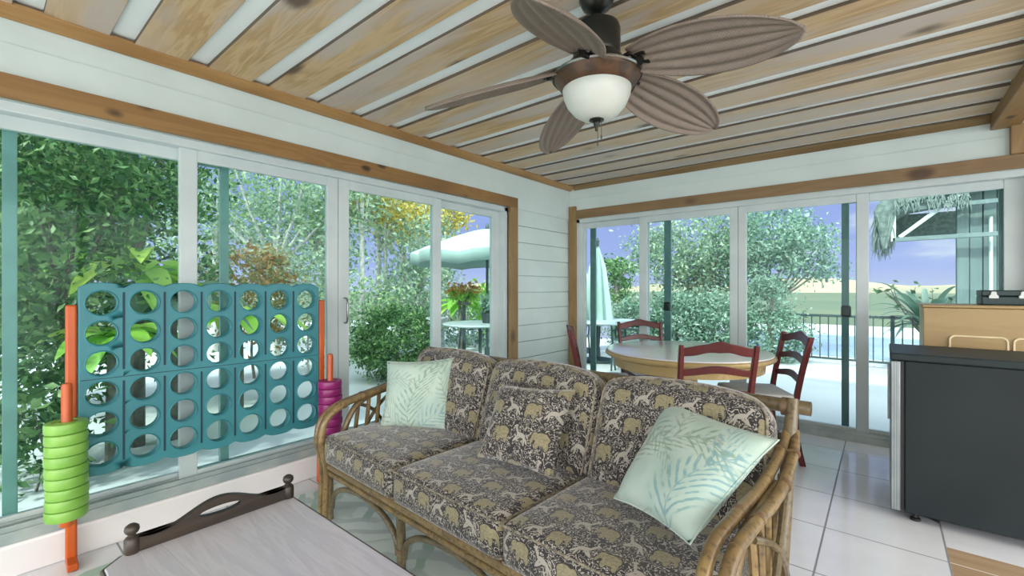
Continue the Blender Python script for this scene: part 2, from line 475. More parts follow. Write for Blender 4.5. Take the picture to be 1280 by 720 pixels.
def leaf_mat(name, stops, trans=.35, rough=.45):
    m = bpy.data.materials.new(name); m.use_nodes = True; nt = m.node_tree; V.nt = nt
    b = nt.nodes['Principled BSDF']; out = nt.nodes['Material Output']
    g = nt.nodes.new('ShaderNodeNewGeometry'); rd = V(g.outputs['Random Per Island'])
    nz = noise(coords('Object'), 1.6, 2)
    n = len(stops); stops = [tuple(min(.75, x * 1.55) for x in c) for c in stops]
    col = ramp(rd * .75 + nz * .25, [(i / (n - 1), c) for i, c in enumerate(stops)])
    setb(b, col, rough)
    tl = nt.nodes.new('ShaderNodeBsdfTranslucent'); nt.links.new(col, tl.inputs[0])
    mx = nt.nodes.new('ShaderNodeMixShader'); mx.inputs[0].default_value = trans
    nt.links.new(b.outputs[0], mx.inputs[1]); nt.links.new(tl.outputs[0], mx.inputs[2]); nt.links.new(mx.outputs[0], out.inputs[0])
    return m
M['leaf_dark'] = leaf_mat('dark_green_leaf', [(.012, .04, .018), (.035, .10, .035), (.09, .19, .06), (.26, .37, .16)])
M['leaf_mid'] = leaf_mat('mid_green_leaf', [(.05, .12, .05), (.10, .20, .09), (.17, .27, .12), (.33, .40, .20)])
M['leaf_olive'] = leaf_mat('olive_leaf', [(.06, .12, .08), (.12, .20, .13), (.20, .28, .19), (.32, .38, .26)])
M['leaf_mint'] = leaf_mat('blue_green_leaf', [(.04, .10, .065), (.09, .17, .12), (.16, .25, .19), (.30, .39, .31)])
M['leaf_yellow'] = leaf_mat('autumn_yellow_leaf', [(.12, .14, .03), (.29, .24, .045), (.40, .34, .09), (.15, .20, .06)])
M['leaf_lime'] = leaf_mat('lime_green_leaf', [(.10, .30, .04), (.22, .45, .06), (.40, .55, .12)])
M['leaf_rust'] = leaf_mat('rust_leaf', [(.18, .08, .03), (.25, .15, .05), (.20, .19, .07), (.13, .18, .07)])
M['petal'] = leaf_mat('orange_petal', [(.47, .17, .03), (.55, .26, .06), (.5, .32, .12)])
M['bark'] = plain('grey_bark', (.20, .19, .16), .9, b2=(.11, .105, .09), scale=14, bstr=.5)
M['bark_pale'] = plain('pale_bark', (.46, .48, .45), .9, b2=(.30, .32, .30), scale=10, bstr=.4)
M['patio'] = plain('pale_patio_concrete', (.56, .61, .62), .8, b2=(.50, .55, .56), scale=.9)
M['deck'] = plain('white_coping', (.52, .56, .57), .7, scale=1.5)
M['field'] = plain('green_field', (.075, .115, .07), .95, b2=(.12, .15, .085), scale=.06)
M['dune'] = plain('straw_dune', (.36, .31, .20), .95, b2=(.25, .235, .155), scale=.05)
M['water'] = plain('pool_water', (.26, .42, .48), .08, b2=(.34, .48, .53), scale=1.5)
M['iron'] = plain('grey_green_iron', (.055, .085, .085), .5, .4)
M['canvas'] = plain('mint_canvas', (.36, .51, .48), .8, b2=(.31, .45, .42), scale=2)
M['thatch'] = plain('grey_thatch', (.17, .22, .20), .95, b2=(.10, .14, .13), scale=22, bstr=.6)
M['grey_wood'] = wood('weathered_grey_wood', ((.10, .15, .148), (.15, .21, .205), (.12, .18, .175)), 'Z', (.10, .15, .15), 1.0, .8, .8)
M['pale_wood'] = plain('painted_pale_wood', (.55, .64, .62), .7)
M['stone'] = plain('grey_stone', (.34, .41, .43), .85, b2=(.26, .33, .35), scale=5, bstr=.3)
M['pot'] = plain('charcoal_pot', (.03, .045, .045), .5)
M['table_metal'] = plain('grey_patio_table', (.42, .52, .52), .45, .2)
M['siding'] = plain('outside_siding', (.6, .66, .65), .7)

GLOW, SKY, SUN, EXPO = 4.4, 1.0, 4.0, 0.28
# ------------------------------------------------------------------ the room
WX, WY, CZ = -2.83, 4.47, 2.39
XR, YR = 2.4, -2.6
HB, HT = 2.012, 2.112           # header board bottom / top
def boxo(name, mat, *b, parent=None, bevel=.003):
    return MB().box(*b).build(name, mat, parent, 40, bevel)
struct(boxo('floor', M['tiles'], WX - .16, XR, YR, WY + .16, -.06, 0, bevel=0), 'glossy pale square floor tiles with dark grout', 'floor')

# left wall: shiplap pier, frieze boards, solid end; the big slider fills the rest
wl = MB()
wl.box(WX - .16, WX - .022, 3.36, WY + .16, 0, 2.5).box(WX - .16, WX - .012, YR, 3.36, HB, 2.5).box(WX - .16, WX, YR, -.12, 0, HB)
z = 0.0
while z < HB + .02:
    h = .168 if z < 1.9 else .2
    wl.box(WX - .03, WX, 3.36, WY, z + .003, min(z + h, HB + .02) - .003); z += h
for z0, z1, t in ((HB, 2.2475, .006), (2.2475, 2.45, 0)): wl.box(WX - .03, WX + t, YR, WY, z0, z1)
struct(wl.build('wall_left', M['white'], bevel=.002), 'white shiplap left wall', 'wall')
wb = MB()
wb.box(WX, XR, WY + .012, WY + .16, HB, 2.5).box(.80, XR, WY, WY + .16, 0, HB).box(WX - .1, WX + .05, WY + .03, WY + .16, 0, HB)
for z0, z1, t in ((HB, 2.2475, .006), (2.2475, 2.45, 0)): wb.box(WX, XR, WY - t, WY + .03, z0, z1)
struct(wb.build('wall_back', M['white'], bevel=.002), 'white board wall above the back sliding door', 'wall')
wr = MB().box(XR, XR + .12, YR, WY, 0, .12).box(XR, XR + .12, YR, WY, 2.25, 2.5)  # unseen side, mostly left open so daylight reaches the interior
for y in (YR, .9, 4.37): wr.box(XR, XR + .12, y, y + .1, .12, 2.25)
struct(wr.build('wall_right', M['white']), 'white framed unseen right side, left open to let daylight in', 'wall')
wf = MB().box(WX, XR, YR - .12, YR, 0, .12).box(WX, XR, YR - .12, YR, 2.25, 2.5)  # never in view; openings added to bring sky light in from behind
for x in (WX, -.3, XR - .1): wf.box(x, x + .1, YR - .12, YR, .12, 2.25)
struct(wf.build('wall_rear', M['white']), 'white framed unseen rear side, left open to let daylight in', 'wall')
struct(boxo('trim_1', M['trim'], WX, WX + .034, YR, 3.47, HB, HT), 'knotty pine header board over the left slider', 'trim')
struct(boxo('trim_2', M['trimz'], WX - .02, WX + .034, 3.36, 3.47, 0, HB), 'pine jamb board beside the left slider', 'trim')
struct(boxo('trim_3', M['trimx'], WX + .10, XR, WY - .034, WY, HB + .004, HT), 'pine header board over the back slider', 'trim')
struct(boxo('trim_4', M['trimz'], WX + .012, WX + .10, WY - .034, WY + .01, 0, HT + .05), 'pine corner board beside the back slider', 'trim')
struct(boxo('trim_5', M['stone_sill'], WX - .16, WX + .012, -.12, 3.36, 0, .14, bevel=.01), 'pale raised curb under the left slider', 'curb')
cv = MB()
prof = [(0, 0), (.012, -.002), (.05, .018), (.072, .034), (.072, .05), (0, .05)]
for i in range(1): cv.prism([(a, b) for a, b in prof], YR, WY, lambda a, b, t: (WX + a, t, CZ - .042 + b))
struct(cv.build('trim_6', M['cove'], bevel=.003), 'pine cove moulding along the left ceiling edge', 'trim')
cv = MB().prism([(a, b) for a, b in prof], WX + .07, .57, lambda a, b, t: (t, WY - a * .7, CZ - .040 + b))
struct(cv.build('trim_7', M['covex'], bevel=.003), 'pine cove moulding along the back ceiling edge', 'trim')
struct(boxo('trim_8', M['trim'], .565, .70, YR, WY, 2.30, 2.44, bevel=.006), 'wide pine ceiling beam at the end of the boards', 'beam')
struct(boxo('trim_9', M['trimz'], .655, .80, WY - .05, WY, HT, 2.31, bevel=.004), 'pine block under the ceiling beam', 'trim')
ce = boxo('ceiling', M['panel'], WX - .1, XR, YR, WY + .1, CZ + .0195, CZ + .09, bevel=0)
struct(ce, 'ceiling of pine boards with white gaps between', 'ceiling')
y = .41 - .302 * 10
while y < WY - .1:
    a, b = y + .088, min(y + .302, WY - .035)
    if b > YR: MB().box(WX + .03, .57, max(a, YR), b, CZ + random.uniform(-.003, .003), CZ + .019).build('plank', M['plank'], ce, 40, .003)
    y += .302
y = .41 - .302 * 10
while y < WY - .1:
    a, b = max(y + .088, YR), min(y + .302, WY - .035)
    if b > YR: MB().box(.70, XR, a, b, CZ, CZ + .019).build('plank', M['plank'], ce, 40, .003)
    y += .302
struct(boxo('roof', M['siding'], WX - .45, XR + .4, YR - .4, WY + .5, 2.5, 2.62, bevel=0), 'unseen flat roof slab placed to block sky and sun', 'roof')  # out of view; put over the ceiling to keep sky and sun out

def slider(name, label, place, s0, s1, zb, zt, sill, panels, screens, bevel=.004, flip=1):
    """place(s, d, z): s along the wall, d outwards from the room face"""
    root = bpy.data.objects.new(name, None); COL.objects.link(root); struct(root, label, 'sliding door')
    def bx(m, a, b, d0, d1, z0, z1):
        p, q = place(a, d0, z0), place(b, d1, z1)
        m.box(min(p[0], q[0]), max(p[0], q[0]), min(p[1], q[1]), max(p[1], q[1]), z0, z1)
    f = MB(); bx(f, s0, s1, .0, .15, zt - .045, zt); bx(f, s0, s0 + .045, .0, .15, zb, zt); bx(f, s1 - .045, s1, .0, .15, zb, zt)
    f.build('frame', M['vinyl'], root, 40, bevel)
    f = MB(); bx(f, s0, s1, -.012, .15, zb, zb + sill * .55)
    for d in (.0, .045, .09, .13): bx(f, s0, s1, d, d + .012, zb + sill * .5, zb + sill * .8)
    f.build('track', M['alu'], root, 40, .002)
    for (a, b, g0, g1, d, hs) in panels:
        m = MB(); z0, z1 = zb + sill * .45, zt - .03
        bx(m, a, g0, d, d + .034, z0, z1); bx(m, g1, b, d, d + .034, z0, z1)
        bx(m, g0, g1, d + .001, d + .033, z0, zb + sill); bx(m, g0, g1, d + .001, d + .033, zt - .105, z1)
        sash = m.build('sash', M['vinyl'], root, 40, .003)
        m = MB(); bx(m, g0 - .006, g1 + .006, d + .015, d + .020, zb + sill - .006, zt - .099)
        m.build('pane', M['glass'], sash, 0)
        if hs is not None:
            h = MB(); c = [place(hs, -.002 + d, zz) for zz in (1.15, .98)]
            o = [place(hs, d - .04, zz) for zz in (1.135, .995)]
            h.tube([c[0], o[0], o[1], c[1]], .0065, 8, 4)
            h.build('handle', M['chrome'], sash, 40, .001)
    for (a, b, d, w, mat, hs) in screens:
        m = MB(); z0, z1 = zb + sill * .6, zt - .05
        bx(m, a, a + w, d, d + .02, z0, z1); bx(m, b - w, b, d, d + .02, z0, z1)
        bx(m, a + w, b - w, d, d + .02, z0, z0 + .02); bx(m, a + w, b - w, d, d + .02, z1 - .05, z1)
        sc = m.build('screen_frame', mat, root, 40, .002)
        m = MB(); bx(m, a + w, b - w, d + .008, d + .011, z0 + .02, z1 - .05); m.build('screen_mesh', M['screen'], sc, 0)
        if hs is not None:
            m = MB(); q = place(hs, d - .008, 1.03)
            bx(m, hs - .034, hs + .034, d - .03, d, .985, 1.075); m.build('latch', M['black'], sc, 40, .014, seg=4)
    return root
slider('door_1', 'white four panel glass slider filling the left wall', lambda s, d, z: (WX - .012 - d, s, z), -.12, 3.36, .14, HB, .09,
       [(-.10, .775, -.03, .715, .072, None), (.705, 1.601, .785, 1.523, .03, None), (1.604, 2.53, 1.684, 2.445, .03, 1.645), (2.47, 3.33, 2.548, 3.215, .072, None)],
       [(.085, .965, .115, .045, M['screen_frame_light'], None)])
slider('door_2', 'white four panel glass slider filling the back wall', lambda s, d, z: (s, WY + d, z), -2.735, .80, 0, HB, .10,
       [(-2.70, -1.90, -2.66, -1.98, .072, None), (-1.985, -1.031, -1.90, -1.10, .03, None), (-1.028, -.088, -.96, -.165, .03, None), (-.17, .76, -.088, .64, .072, None)],
       [(-2.62, -1.68, .115, .07, M['screen_frame'], -1.715), (-.266, .672, .115, .05, M['screen_frame'], -.235)])
# ------------------------------------------------------------------ ceiling fan
FX, FY = -.887, 1.603
fan = thing('ceiling_fan', 'dark bronze ceiling fan with five woven leaf blades and a frosted bowl light', 'ceiling fan', (FX, FY, 0))
MB().lathe([(0, 2.397), (.068, 2.397), (.070, 2.375), (.055, 2.345), (.03, 2.325), (.014, 2.318)]).build('canopy', M['bronze'], fan)
MB().lathe([(.0125, 2.33), (.0125, 2.27)], seg=16).build('downrod', M['bronze'], fan)
MB().lathe([(.014, 2.30), (.03, 2.298), (.034, 2.285), (.06, 2.278), (.088, 2.268), (.094, 2.25), (.094, 2.16), (.090, 2.148), (.097, 2.14), (.110, 2.125), (.112, 2.10), (.10, 2.085), (.09, 2.07)], seg=40).build('motor_housing', M['bronze'], fan)
MB().lathe([(.09, 2.088), (.125, 2.086), (.165, 2.078), (.173, 2.070), (.173, 2.062), (.166, 2.052), (.152, 2.034), (.142, 2.018), (.134, 2.014), (.128, 2.02), (.12, 2.04), (.09, 2.06)], seg=48).build('bowl_ring', M['amber'], fan)
MB().lathe([(.176, 2.072), (.181, 2.066), (.176, 2.060), (.171, 2.066), (.176, 2.072)], seg=48).build('ring_edge', M['chrome'], fan)
MB().lathe([(.132, 2.030), (.136, 2.016), (.132, 1.988), (.117, 1.952), (.092, 1.922), (.06, 1.902), (.025, 1.895), (0, 1.894)], seg=48).build('light_bowl', M['bowl'], fan, 60)
MB().lathe([(0, 1.902), (.03, 1.899), (.03, 1.892), (.012, 1.884), (.012, 1.874), (.007, 1.868), (.006, 1.852), (0, 1.848)], seg=16).build('finial', M['bronze'], fan)
pc = MB()
for dx, ln in ((.012, .06), (.028, .035)): MB().tube([(dx, -.012, 1.895), (dx, -.012, 1.86 - ln), (dx, -.012, 1.855 - ln), (dx, -.012, 1.845 - ln)], [.0013, .0013, .004, .003], 6).build('pull_chain', M['chrome'], fan)
def blade_mesh():
    L, W0 = .555, .124
    n, k = 34, 40
    vs, fs, uvs = [], [], []
    for i in range(n + 1):
        t = i / n
        w = W0 * (math.sin(PI * min(1, .10 + t * .90) ** 1.08) ** .52)
        if t == 1: w = W0 * .06
        for j in range(k + 1):
            q = j / k * 2 - 1
            z = -.105 * t - .01 * t * t + .0045 * math.cos(q * PI * 5) * min(1, 4 * t) * min(1, 4 * (1 - t) + .1) - .012 * q * q
            x = .155 + L * t; y = w * q
            vs.append((x, y, z))
    for i in range(n):
        for j in range(k):
            a = i * (k + 1) + j; fs.append((a, a + 1, a + k + 2, a + k + 1))
    me = bpy.data.meshes.new('blade'); me.from_pydata(vs, [], fs)
    return me
bl = None
for i in range(5):
    ang = math.radians(-40.5 + 72 * i + 39.65)
    if bl is None:
        me = blade_mesh()
        bl = link('blade', me, M['wicker'], fan, 60, 0, lambda co, n: (co.x, co.y * (1 / max(.2, math.sin(PI * min(1, .10 + (co.x - .155) / .545 * .9)) ** .52))))
        so = bl.modifiers.new('thick', 'SOLIDIFY'); so.thickness = .007; so.offset = 0
        br = MB().tube([(.085, .0, -.004), (.12, .012, .012), (.16, .02, .004), (.215, .022, -.018)], .008, 8, 4).tube([(.085, 0, -.004), (.12, -.012, .012), (.16, -.02, .004), (.215, -.022, -.018)], .008, 8, 4)
        br.tube([(.15, -.03, .0), (.175, 0, -.005), (.15, .03, .0)], .007, 8, 4).lathe([(0, .004), (.02, .003), (.022, -.002), (.02, -.012), (0, -.014)], (.18, 0, -.018), 14)
        bk = br.build('blade_bracket', M['bronze'], bl)
        o = bl
    else:
        o = bl.copy(); COL.objects.link(o); o.parent = fan
        c = bk.copy(); COL.objects.link(c); c.parent = o
    o.location = (0, 0, 2.092)
    o.rotation_euler = (math.radians(-19), 0, ang); o.rotation_mode = 'XYZ'

# ------------------------------------------------------------------ rug
rg = rbox(1.02, 1.15, .006, .004, (6, 6, 1)).build('area_rug', M['rug'], None, 60, loc=(-1.60, .55, .0065))
tag(rg, 'pale green palm leaf patterned rug on the tiles under the sofa', 'rug')

# ------------------------------------------------------------------ sofa
SR = math.radians(-2.75)
sofa = thing('rattan_sofa', 'three seat rattan sofa with animal print cushions', 'sofa', (-2.228, 1.185, .0138), SR)
L = 1.95
fr = MB().tube([(-.02, 0, .288), (L + .02, 0, .288)], .021, 12).tube([(0, .004, .247), (L, .004, .247)], .015, 10)
for u in (.2, .45, .85, 1.1, 1.5, 1.75): fr.tube([(u - .004, 0, .288), (u + .004, 0, .288)], .0225, 12)
fr.build('front_rail', M['rattan'], sofa)
def lg(pts, r, mat='rattan_dark'): return MB().tube(pts, r, 12, 5).build('leg', M[mat], sofa)
for u in (0.0, .65, 1.30, L): lg([(u, .012, .0), (u, .012, .14), (u, .008, .262)], .0195 if 0 < u < L else .017)
for u in (.65, 1.30):
    for zz in (.085, .255): MB().tube([(u, .012, zz), (u, .012, zz + .016)], .0225, 12).build('leg_binding', M['binding'], sofa)
for i in range(3):
    a, b = .65 * i + .022, .65 * (i + 1) - .022
    pts = [(a + (b - a) * (.5 - .5 * math.cos(t)), .012, .065 + .155 * math.sin(t) ** .8) for t in [PI * k / 12 for k in range(13)]]
    MB().tube(pts, .0135, 10, 3).build('arch', M['rattan_dark'], sofa)
for u in (-.012, L + .012):
    MB().tube([(u, .44, 0), (u, .50, .30), (u, .60, .62), (u, .685, .83)], [.021, .021, .021, .019], 12, 6).build('back_post', M['rattan_dark'], sofa)
MB().tube([(-.07, .695, .803), (L + .062, .695, .803)], .024, 14).tube([(0, .66, .70), (L, .66, .70)], .016, 10).build('top_rail', M['rattan_dark'], sofa)
for q in (0, L): MB().tube([(q - .022, .692, .80), (q + .022, .692, .80)], .031, 14).build('rail_binding', M['binding'], sofa)
MB().tube([(0, .50, .30), (L, .50, .30)], .018, 10).build('rear_rail', M['rattan_dark'], sofa)
sl = MB()
for k in range(14): sl.beam((.06 + k * .141, .02, .287), (.06 + k * .141, .50, .30), .03, .01)
sl.build('seat_slats', M['rattan_dark'], sofa)
bs = MB()
for k in range(12): bs.tube([(.1 + k * .16, .505, .31), (.1 + k * .16, .60, .58), (.1 + k * .16, .682, .80)], .008, 8, 3)
bs.build('back_spindles', M['rattan_dark'], sofa)
for s, u0 in ((-1, 0.0), (1, L)):
    MB().tube([(u0, 0, .27), (u0, .50, .29)], .018, 10).build('side_rail', M['rattan'], sofa)
    for k, du in enumerate((.012, .058)):
        u = u0 + s * du
        dz = -.006 * k; w = -s * .050
        MB().tube([(u0 + s * (.002 + .022 * k), .655, .735 + dz), (u0 + s * (.004 + .032 * k), .56, .690 + dz), (u + w * .35, .36, .640 + dz), (u + w * .75, .17, .612 + dz), (u + w, .05, .588 + dz), (u + w, -.030, .525), (u + w, -.052, .43), (u + w * .9, -.034, .34), (u + w * .4, -.012, .25), (u, -.010, .0)],
                  [.014, .015, .016, .017, .0175, .0175, .017, .0165, .016, .016], 12, 6).build('arm_pole', M['rattan'], sofa)
    MB().tube([(u0 + s * .02, .42, .628), (u0 + s * .01, .26, .605), (u0 - s * .005, .15, .56), (u0 - s * .005, .085, .44), (u0 + s * .03, .06, .27)], .016, 10, 6).build('arm_loop', M['rattan'], sofa)
    for v, zz in ((.17, .595), (.235, .605), (.30, .615), (.375, .630), (.44, .650)):
        MB().tube([(u0 + s * .032, v - .02, .28), (u0 + s * .022, v, .46), (u0 + s * (.000 + v * .06), v + .01, zz)], .0115, 8, 3).build('arm_spindle', M['rattan'], sofa)
    MB().tube([(u0 + s * .05, .17, .30), (u0 + s * .05, .30, .50), (u0 + s * .04, .44, .62)], .010, 8, 3).tube([(u0 + s * .05, .44, .30), (u0 + s * .05, .30, .50), (u0 + s * .02, .17, .57)], .010, 8, 3).build('cross_brace', M['rattan_dark'], sofa)
    for v, zz in ((.07, .592), (.20, .616), (.40, .645), (.56, .690)):
        for du in (.012, .058):
            q = u0 + s * du - s * .050 * (1.0 if v < .1 else .72 if v < .3 else .30)
            if v > .5: q = u0 + s * (.004 if du < .03 else .036)
            MB().tube([(q, v - .008, zz - du * .1), (q, v + .008, zz + .002 - du * .1)], .0188, 12).build('arm_binding', M['binding'], sofa)
UVS = lambda sh: (lambda co, n: (co.x + sh, co.y + co.z) if abs(n.x) < .75 else (co.y + sh, co.z))
UVB = lambda sh: (lambda co, n: (co.x + sh, co.z + co.y) if abs(n.x) < .75 else (co.y + sh, co.z))
for i in range(3):
    u = .330 + .629 * i
    c = rbox(.3135, .30, .077, .045, (10, 10, 3), (.004, .006, .016)).build('seat_cushion', M['animal'], sofa, 80, uv=UVS(.31 * i), loc=(u, .258, .380))
    p = MB()
    for zz in (.060, -.058):
        q = [(-.300, -.288), (.300, -.288), (.310, -.278), (.310, .28), (-.310, .28), (-.310, -.278), (-.300, -.288)]
        p.tube([(a, b - (.005 if b < -.28 and abs(a) < .29 else 0), zz) for a, b in q], .0045, 6, 1)
    p.build('piping', M['piping'], c)
for i in range(3):
    u = .335 + .64 * i
    cm = rbox(.318, .075, .222, .06, (12, 3, 10), (.003, .022, .016))
    cm.v = [(x * (1 - .03 * max(0, z_ / .222) ** 3), y_, z_ - .042 * max(0, z_ / .222) * min(1, abs(x) / .318) ** 5) for x, y_, z_ in cm.v]
    c = cm.build('back_cushion', M['animal'], sofa, 80, uv=UVB(.27 * i + .05), loc=(u, .552, .628))
    c.rotation_euler = (math.radians(-19), 0, 0)
    p = MB(); q = [(-.303, -.20), (-.303, .10), (-.292, .165), (-.262, .196), (-.18, .214), (0, .226), (.18, .214), (.262, .196), (.292, .165), (.303, .10), (.303, -.20)]
    for yy in (-.058, .055): p.tube([(a, yy, b) for a, b in q], .0045, 6, 3)
    p.build('piping', M['piping'], c)

# ------------------------------------------------------------------ throw pillows
def pillow(name, label, size, mat, pos, R, thick, off=((0, 0),) * 4):
    def wp(x, z):      # slumped corners, order BL BR TR TL
        a, b = x / size + .5, z / size + .5
        w4 = ((1 - a) * (1 - b), a * (1 - b), a * b, (1 - a) * b)
        return x + sum(w * o[0] for w, o in zip(w4, off)), z + sum(w * o[1] for w, o in zip(w4, off))
    n = 22; m = MB(); h = size / 2
    for sg in (-1, 1):
        vs = []
        for i in range(n + 1):
            for j in range(n + 1):
                a, b = i / n * 2 - 1, j / n * 2 - 1
                x = a * h * (1 - .075 * (1 - b * b) * a * a); z = b * h * (1 - .075 * (1 - a * a) * b * b)
                t = thick * ((1 - a ** 4) * (1 - b ** 4)) ** .62 * (1 - .18 * (a * a + b * b) / 2) + .0015 * math.sin(a * 9 + b * 5) * (1 - a * a) * (1 - b * b)
                x, z = wp(x, z)
                vs.append((x, sg * t, z))
        m.add(vs, [(i * (n + 1) + j, (i + 1) * (n + 1) + j, (i + 1) * (n + 1) + j + 1, i * (n + 1) + j + 1) for i in range(n) for j in range(n)])
    o = m.build(name, mat, None, 0, uv=lambda co, nn: (co.x, co.z))
    o.data.polygons.foreach_set('use_smooth', [True] * len(o.data.polygons))
    e = MB(); pts = []
    for (a0, b0), (a1, b1) in (((-1, -1), (1, -1)), ((1, -1), (1, 1)), ((1, 1), (-1, 1)), ((-1, 1), (-1, -1))):
        for k in range(10):
            a, b = a0 + (a1 - a0) * k / 10, b0 + (b1 - b0) * k / 10
            x, z = wp(a * h * (1 - .075 * (1 - b * b) * a * a), b * h * (1 - .075 * (1 - a * a) * b * b)); pts.append((x, 0, z))
    pts.append(pts[0]); e.tube(pts, .003, 6); e.build('seam', mat, o, 60, uv=lambda co, nn: (co.x, co.z))
    Rm = Matrix(R).to_4x4(); Rm.translation = Vector(pos); o.matrix_world = Rm
    return o
RL = [(.829, -.533, -.17), (.559, .797, .227), (.015, -.283, .959)]
RM_ = [(.985, -.145, -.098), (.175, .79, .588), (-.008, -.596, .803)]
RR = [(.883, .333, .332), (-.468, .573, .673), (.034, -.749, .662)]
tag(pillow('throw_pillow', '', .385, M['palmL'], (-1.945, 1.553, .644), RL, .062, ((-.008, .012), (.010, -.013), (-.005, .004), (0, -.018))), 'mint palm leaf pillow propped upright at the arm near the blue game', 'pillow')
tag(pillow('throw_pillow', '', .346, M['animal'], (-1.138, 1.458, .650), RM_, .060, ((.001, .016), (-.004, .001), (.005, .014), (-.010, -.006))), 'animal print pillow leaning on the middle of the sofa', 'pillow')
tag(pillow('throw_pillow', '', .4005, M['palmR'], (-.492, 1.4465, .660), RR, .068, ((.050, -.010), (-.020, 0), (.030, -.018), (-.037, .012))), 'mint palm leaf pillow tilted on its corner by the arm near the fridge', 'pillow')

# ------------------------------------------------------------------ coffee table with tray gallery
TX0, TX1, TY0, TY1, TZ = -1.70, -.70, .225, .765, .45
ct = thing('coffee_table', 'low coffee table with pale top and dark carved tray handle before the sofa', 'coffee table', ((TX0 + TX1) / 2, (TY0 + TY1) / 2, .013))
hx, hy = (TX1 - TX0) / 2, (TY1 - TY0) / 2
zt = TZ - .013
oct_ = [(-hx + .05, -hy), (hx - .05, -hy), (hx, -hy + .05), (hx, hy - .01), (hx - .01, hy), (-hx + .01, hy), (-hx, hy - .01), (-hx, -hy + .05)]
MB().prism([(x * .988, y * .974) for x, y in oct_], zt - .018, zt, lambda x, y, t: (x, y, t)).build('tray_top', M['tray_top'], ct, 40, .004)
oo = [(x * 1.006, y * 1.008) for x, y in oct_]
MB().prism(oo, zt - .055, zt - .004, lambda x, y, t: (x, y, t)).build('apron', M['dark_wood'], ct, 40, .006)
def gallery(x, name='gallery'):
    n = 48; y0, y1 = -hy + .085, hy - .028; top, bot = [], []
    for i in range(n + 1):
        t = i / n; y = y0 + (y1 - y0) * t; q = abs(2 * t - 1)
        h = .036 + .050 * (.5 + .5 * math.cos(PI * min(1, q / .80))) + .006 * max(0, q - .85) / .15
        top.append((y, zt + h))
    m = MB(); S = lambda y, z, t: (x + t, y, z)
    yc = (y0 + y1) / 2
    def hole(y):
        q = (y - yc) / .062
        return .0125 * math.sqrt(max(0, 1 - q * q))
    v2, cols, fs = [], [], []
    for y, zh in top:
        c = []; h = hole(y)
        for zz in (zt + .001, zt + .046 - h, zt + .046 + h, zh):
            if len(c) == 2 and h < 1e-6: c.append(c[1]); continue
            c.append(len(v2)); v2.append((y, zz))
        cols.append(c)
    for A, B in zip(cols[:-1], cols[1:]):
        fs += [(A[0], B[0], B[1], A[1]), (A[2], B[2], B[3], A[3])]
    m.plate(v2, fs, -.011, .011, S)
    g = m.build(name, M['dark_wood'], ct, 40, .003)
    for y in (y0 - .012, y1 + .006):
        MB().lathe([(.017, 0), (.019, .004), (.019, .040), (.015, .046), (.010, .050), (.010, .054), (.016, .060), (.0185, .068), (.0165, .077), (.009, .083), (0, .085)], (x, y, zt), 20).build('finial_post', M['dark_wood'], g, 40)
gallery(-hx + .016); gallery(hx - .016)
for sx in (-1, 1):
    for sy in (-1, 1):
        x, y = sx * (hx - .09), sy * (hy - .07)
        MB().lathe([(.012, 0), (.018, .03), (.014, .06), (.022, .12), (.026, .2), (.02, .28), (.028, .3), (.024, .33), (.028, .34), (.028, zt - .05)], (x, y, 0), 18).build('leg', M['dark_wood'], ct)
for sy in (-1, 1): MB().beam((-hx + .09, sy * (hy - .07), .1), (hx - .09, sy * (hy - .07), .1), .02, .03).build('stretcher', M['dark_wood'], ct, 40, .003)

# ------------------------------------------------------------------ giant four in a row
GA = math.atan2(1.175, .055)
GO = (-2.772, .268, .0)
game = thing('four_in_a_row_game', 'giant teal four in a row game board on orange stands by the left slider', 'game', GO, GA)
CX0, CW_, NR = .112, .1535, 6
RZ0, RH_ = .462, .1378
def board():
    v2, fs = [], []; K = 24; rad = .0545
    for c in range(7):
        for r in range(NR):
            cx, cy = CX0 + c * CW_, RZ0 + r * RH_
            o = len(v2)
            for k in range(K):
                a = 2 * PI * k / K
                ca, sa = math.cos(a), math.sin(a); mx_ = max(abs(ca), abs(sa))
                v2.append((cx + rad * ca, cy + rad * sa)); v2.append((cx + ca / mx_ * CW_ / 2, cy + sa / mx_ * RH_ / 2))
            for k in range(K):
                a, b = o + 2 * k, o + 2 * ((k + 1) % K); fs.append((a, a + 1, b + 1, b))
    zlo, zhi = RZ0 - RH_ / 2, RZ0 + RH_ * (NR - .5)
    xlo, xhi = CX0 - CW_ / 2, CX0 + CW_ * 6.5
    tt = [-1, -.577, -.268, 0, .268, .577, 1]
    tan = [math.tan(math.radians(q)) for q in (-45, -30, -15, 0, 15, 30, 45)]
    for c in range(7):       # scalloped top and bottom edge of every column
        cx = CX0 + c * CW_
        for sg, zb_ in ((1, zhi), (-1, zlo)):
            o = len(v2)
            for t in tan:
                v2.append((cx + t * CW_ / 2, zb_))
            for t in tan:
                e = .008 + .017 * math.sqrt(max(0, 1 - t * t))
                if (c == 0 and t < -.9) or (c == 6 and t > .9): e = .004
                v2.append((cx + t * CW_ / 2, zb_ + sg * e))
            for k in range(6): fs.append((o + k, o + k + 1, o + 8 + k, o + 7 + k) if sg > 0 else (o + k + 1, o + k, o + 7 + k, o + 8 + k))
    # merge shared points
    key, idx, out = {}, [], []
    for p in v2:
        q = (round(p[0], 4), round(p[1], 4))
        if q not in key: key[q] = len(out); out.append(p)
        idx.append(key[q])
    fs = [tuple(idx[i] for i in f) for f in fs]
    return MB().plate(out, fs, -.026, .026, lambda x, z, t: (x, t, z))
bd = board().build('board', M['teal'], game, 35, .004)
gv = MB()
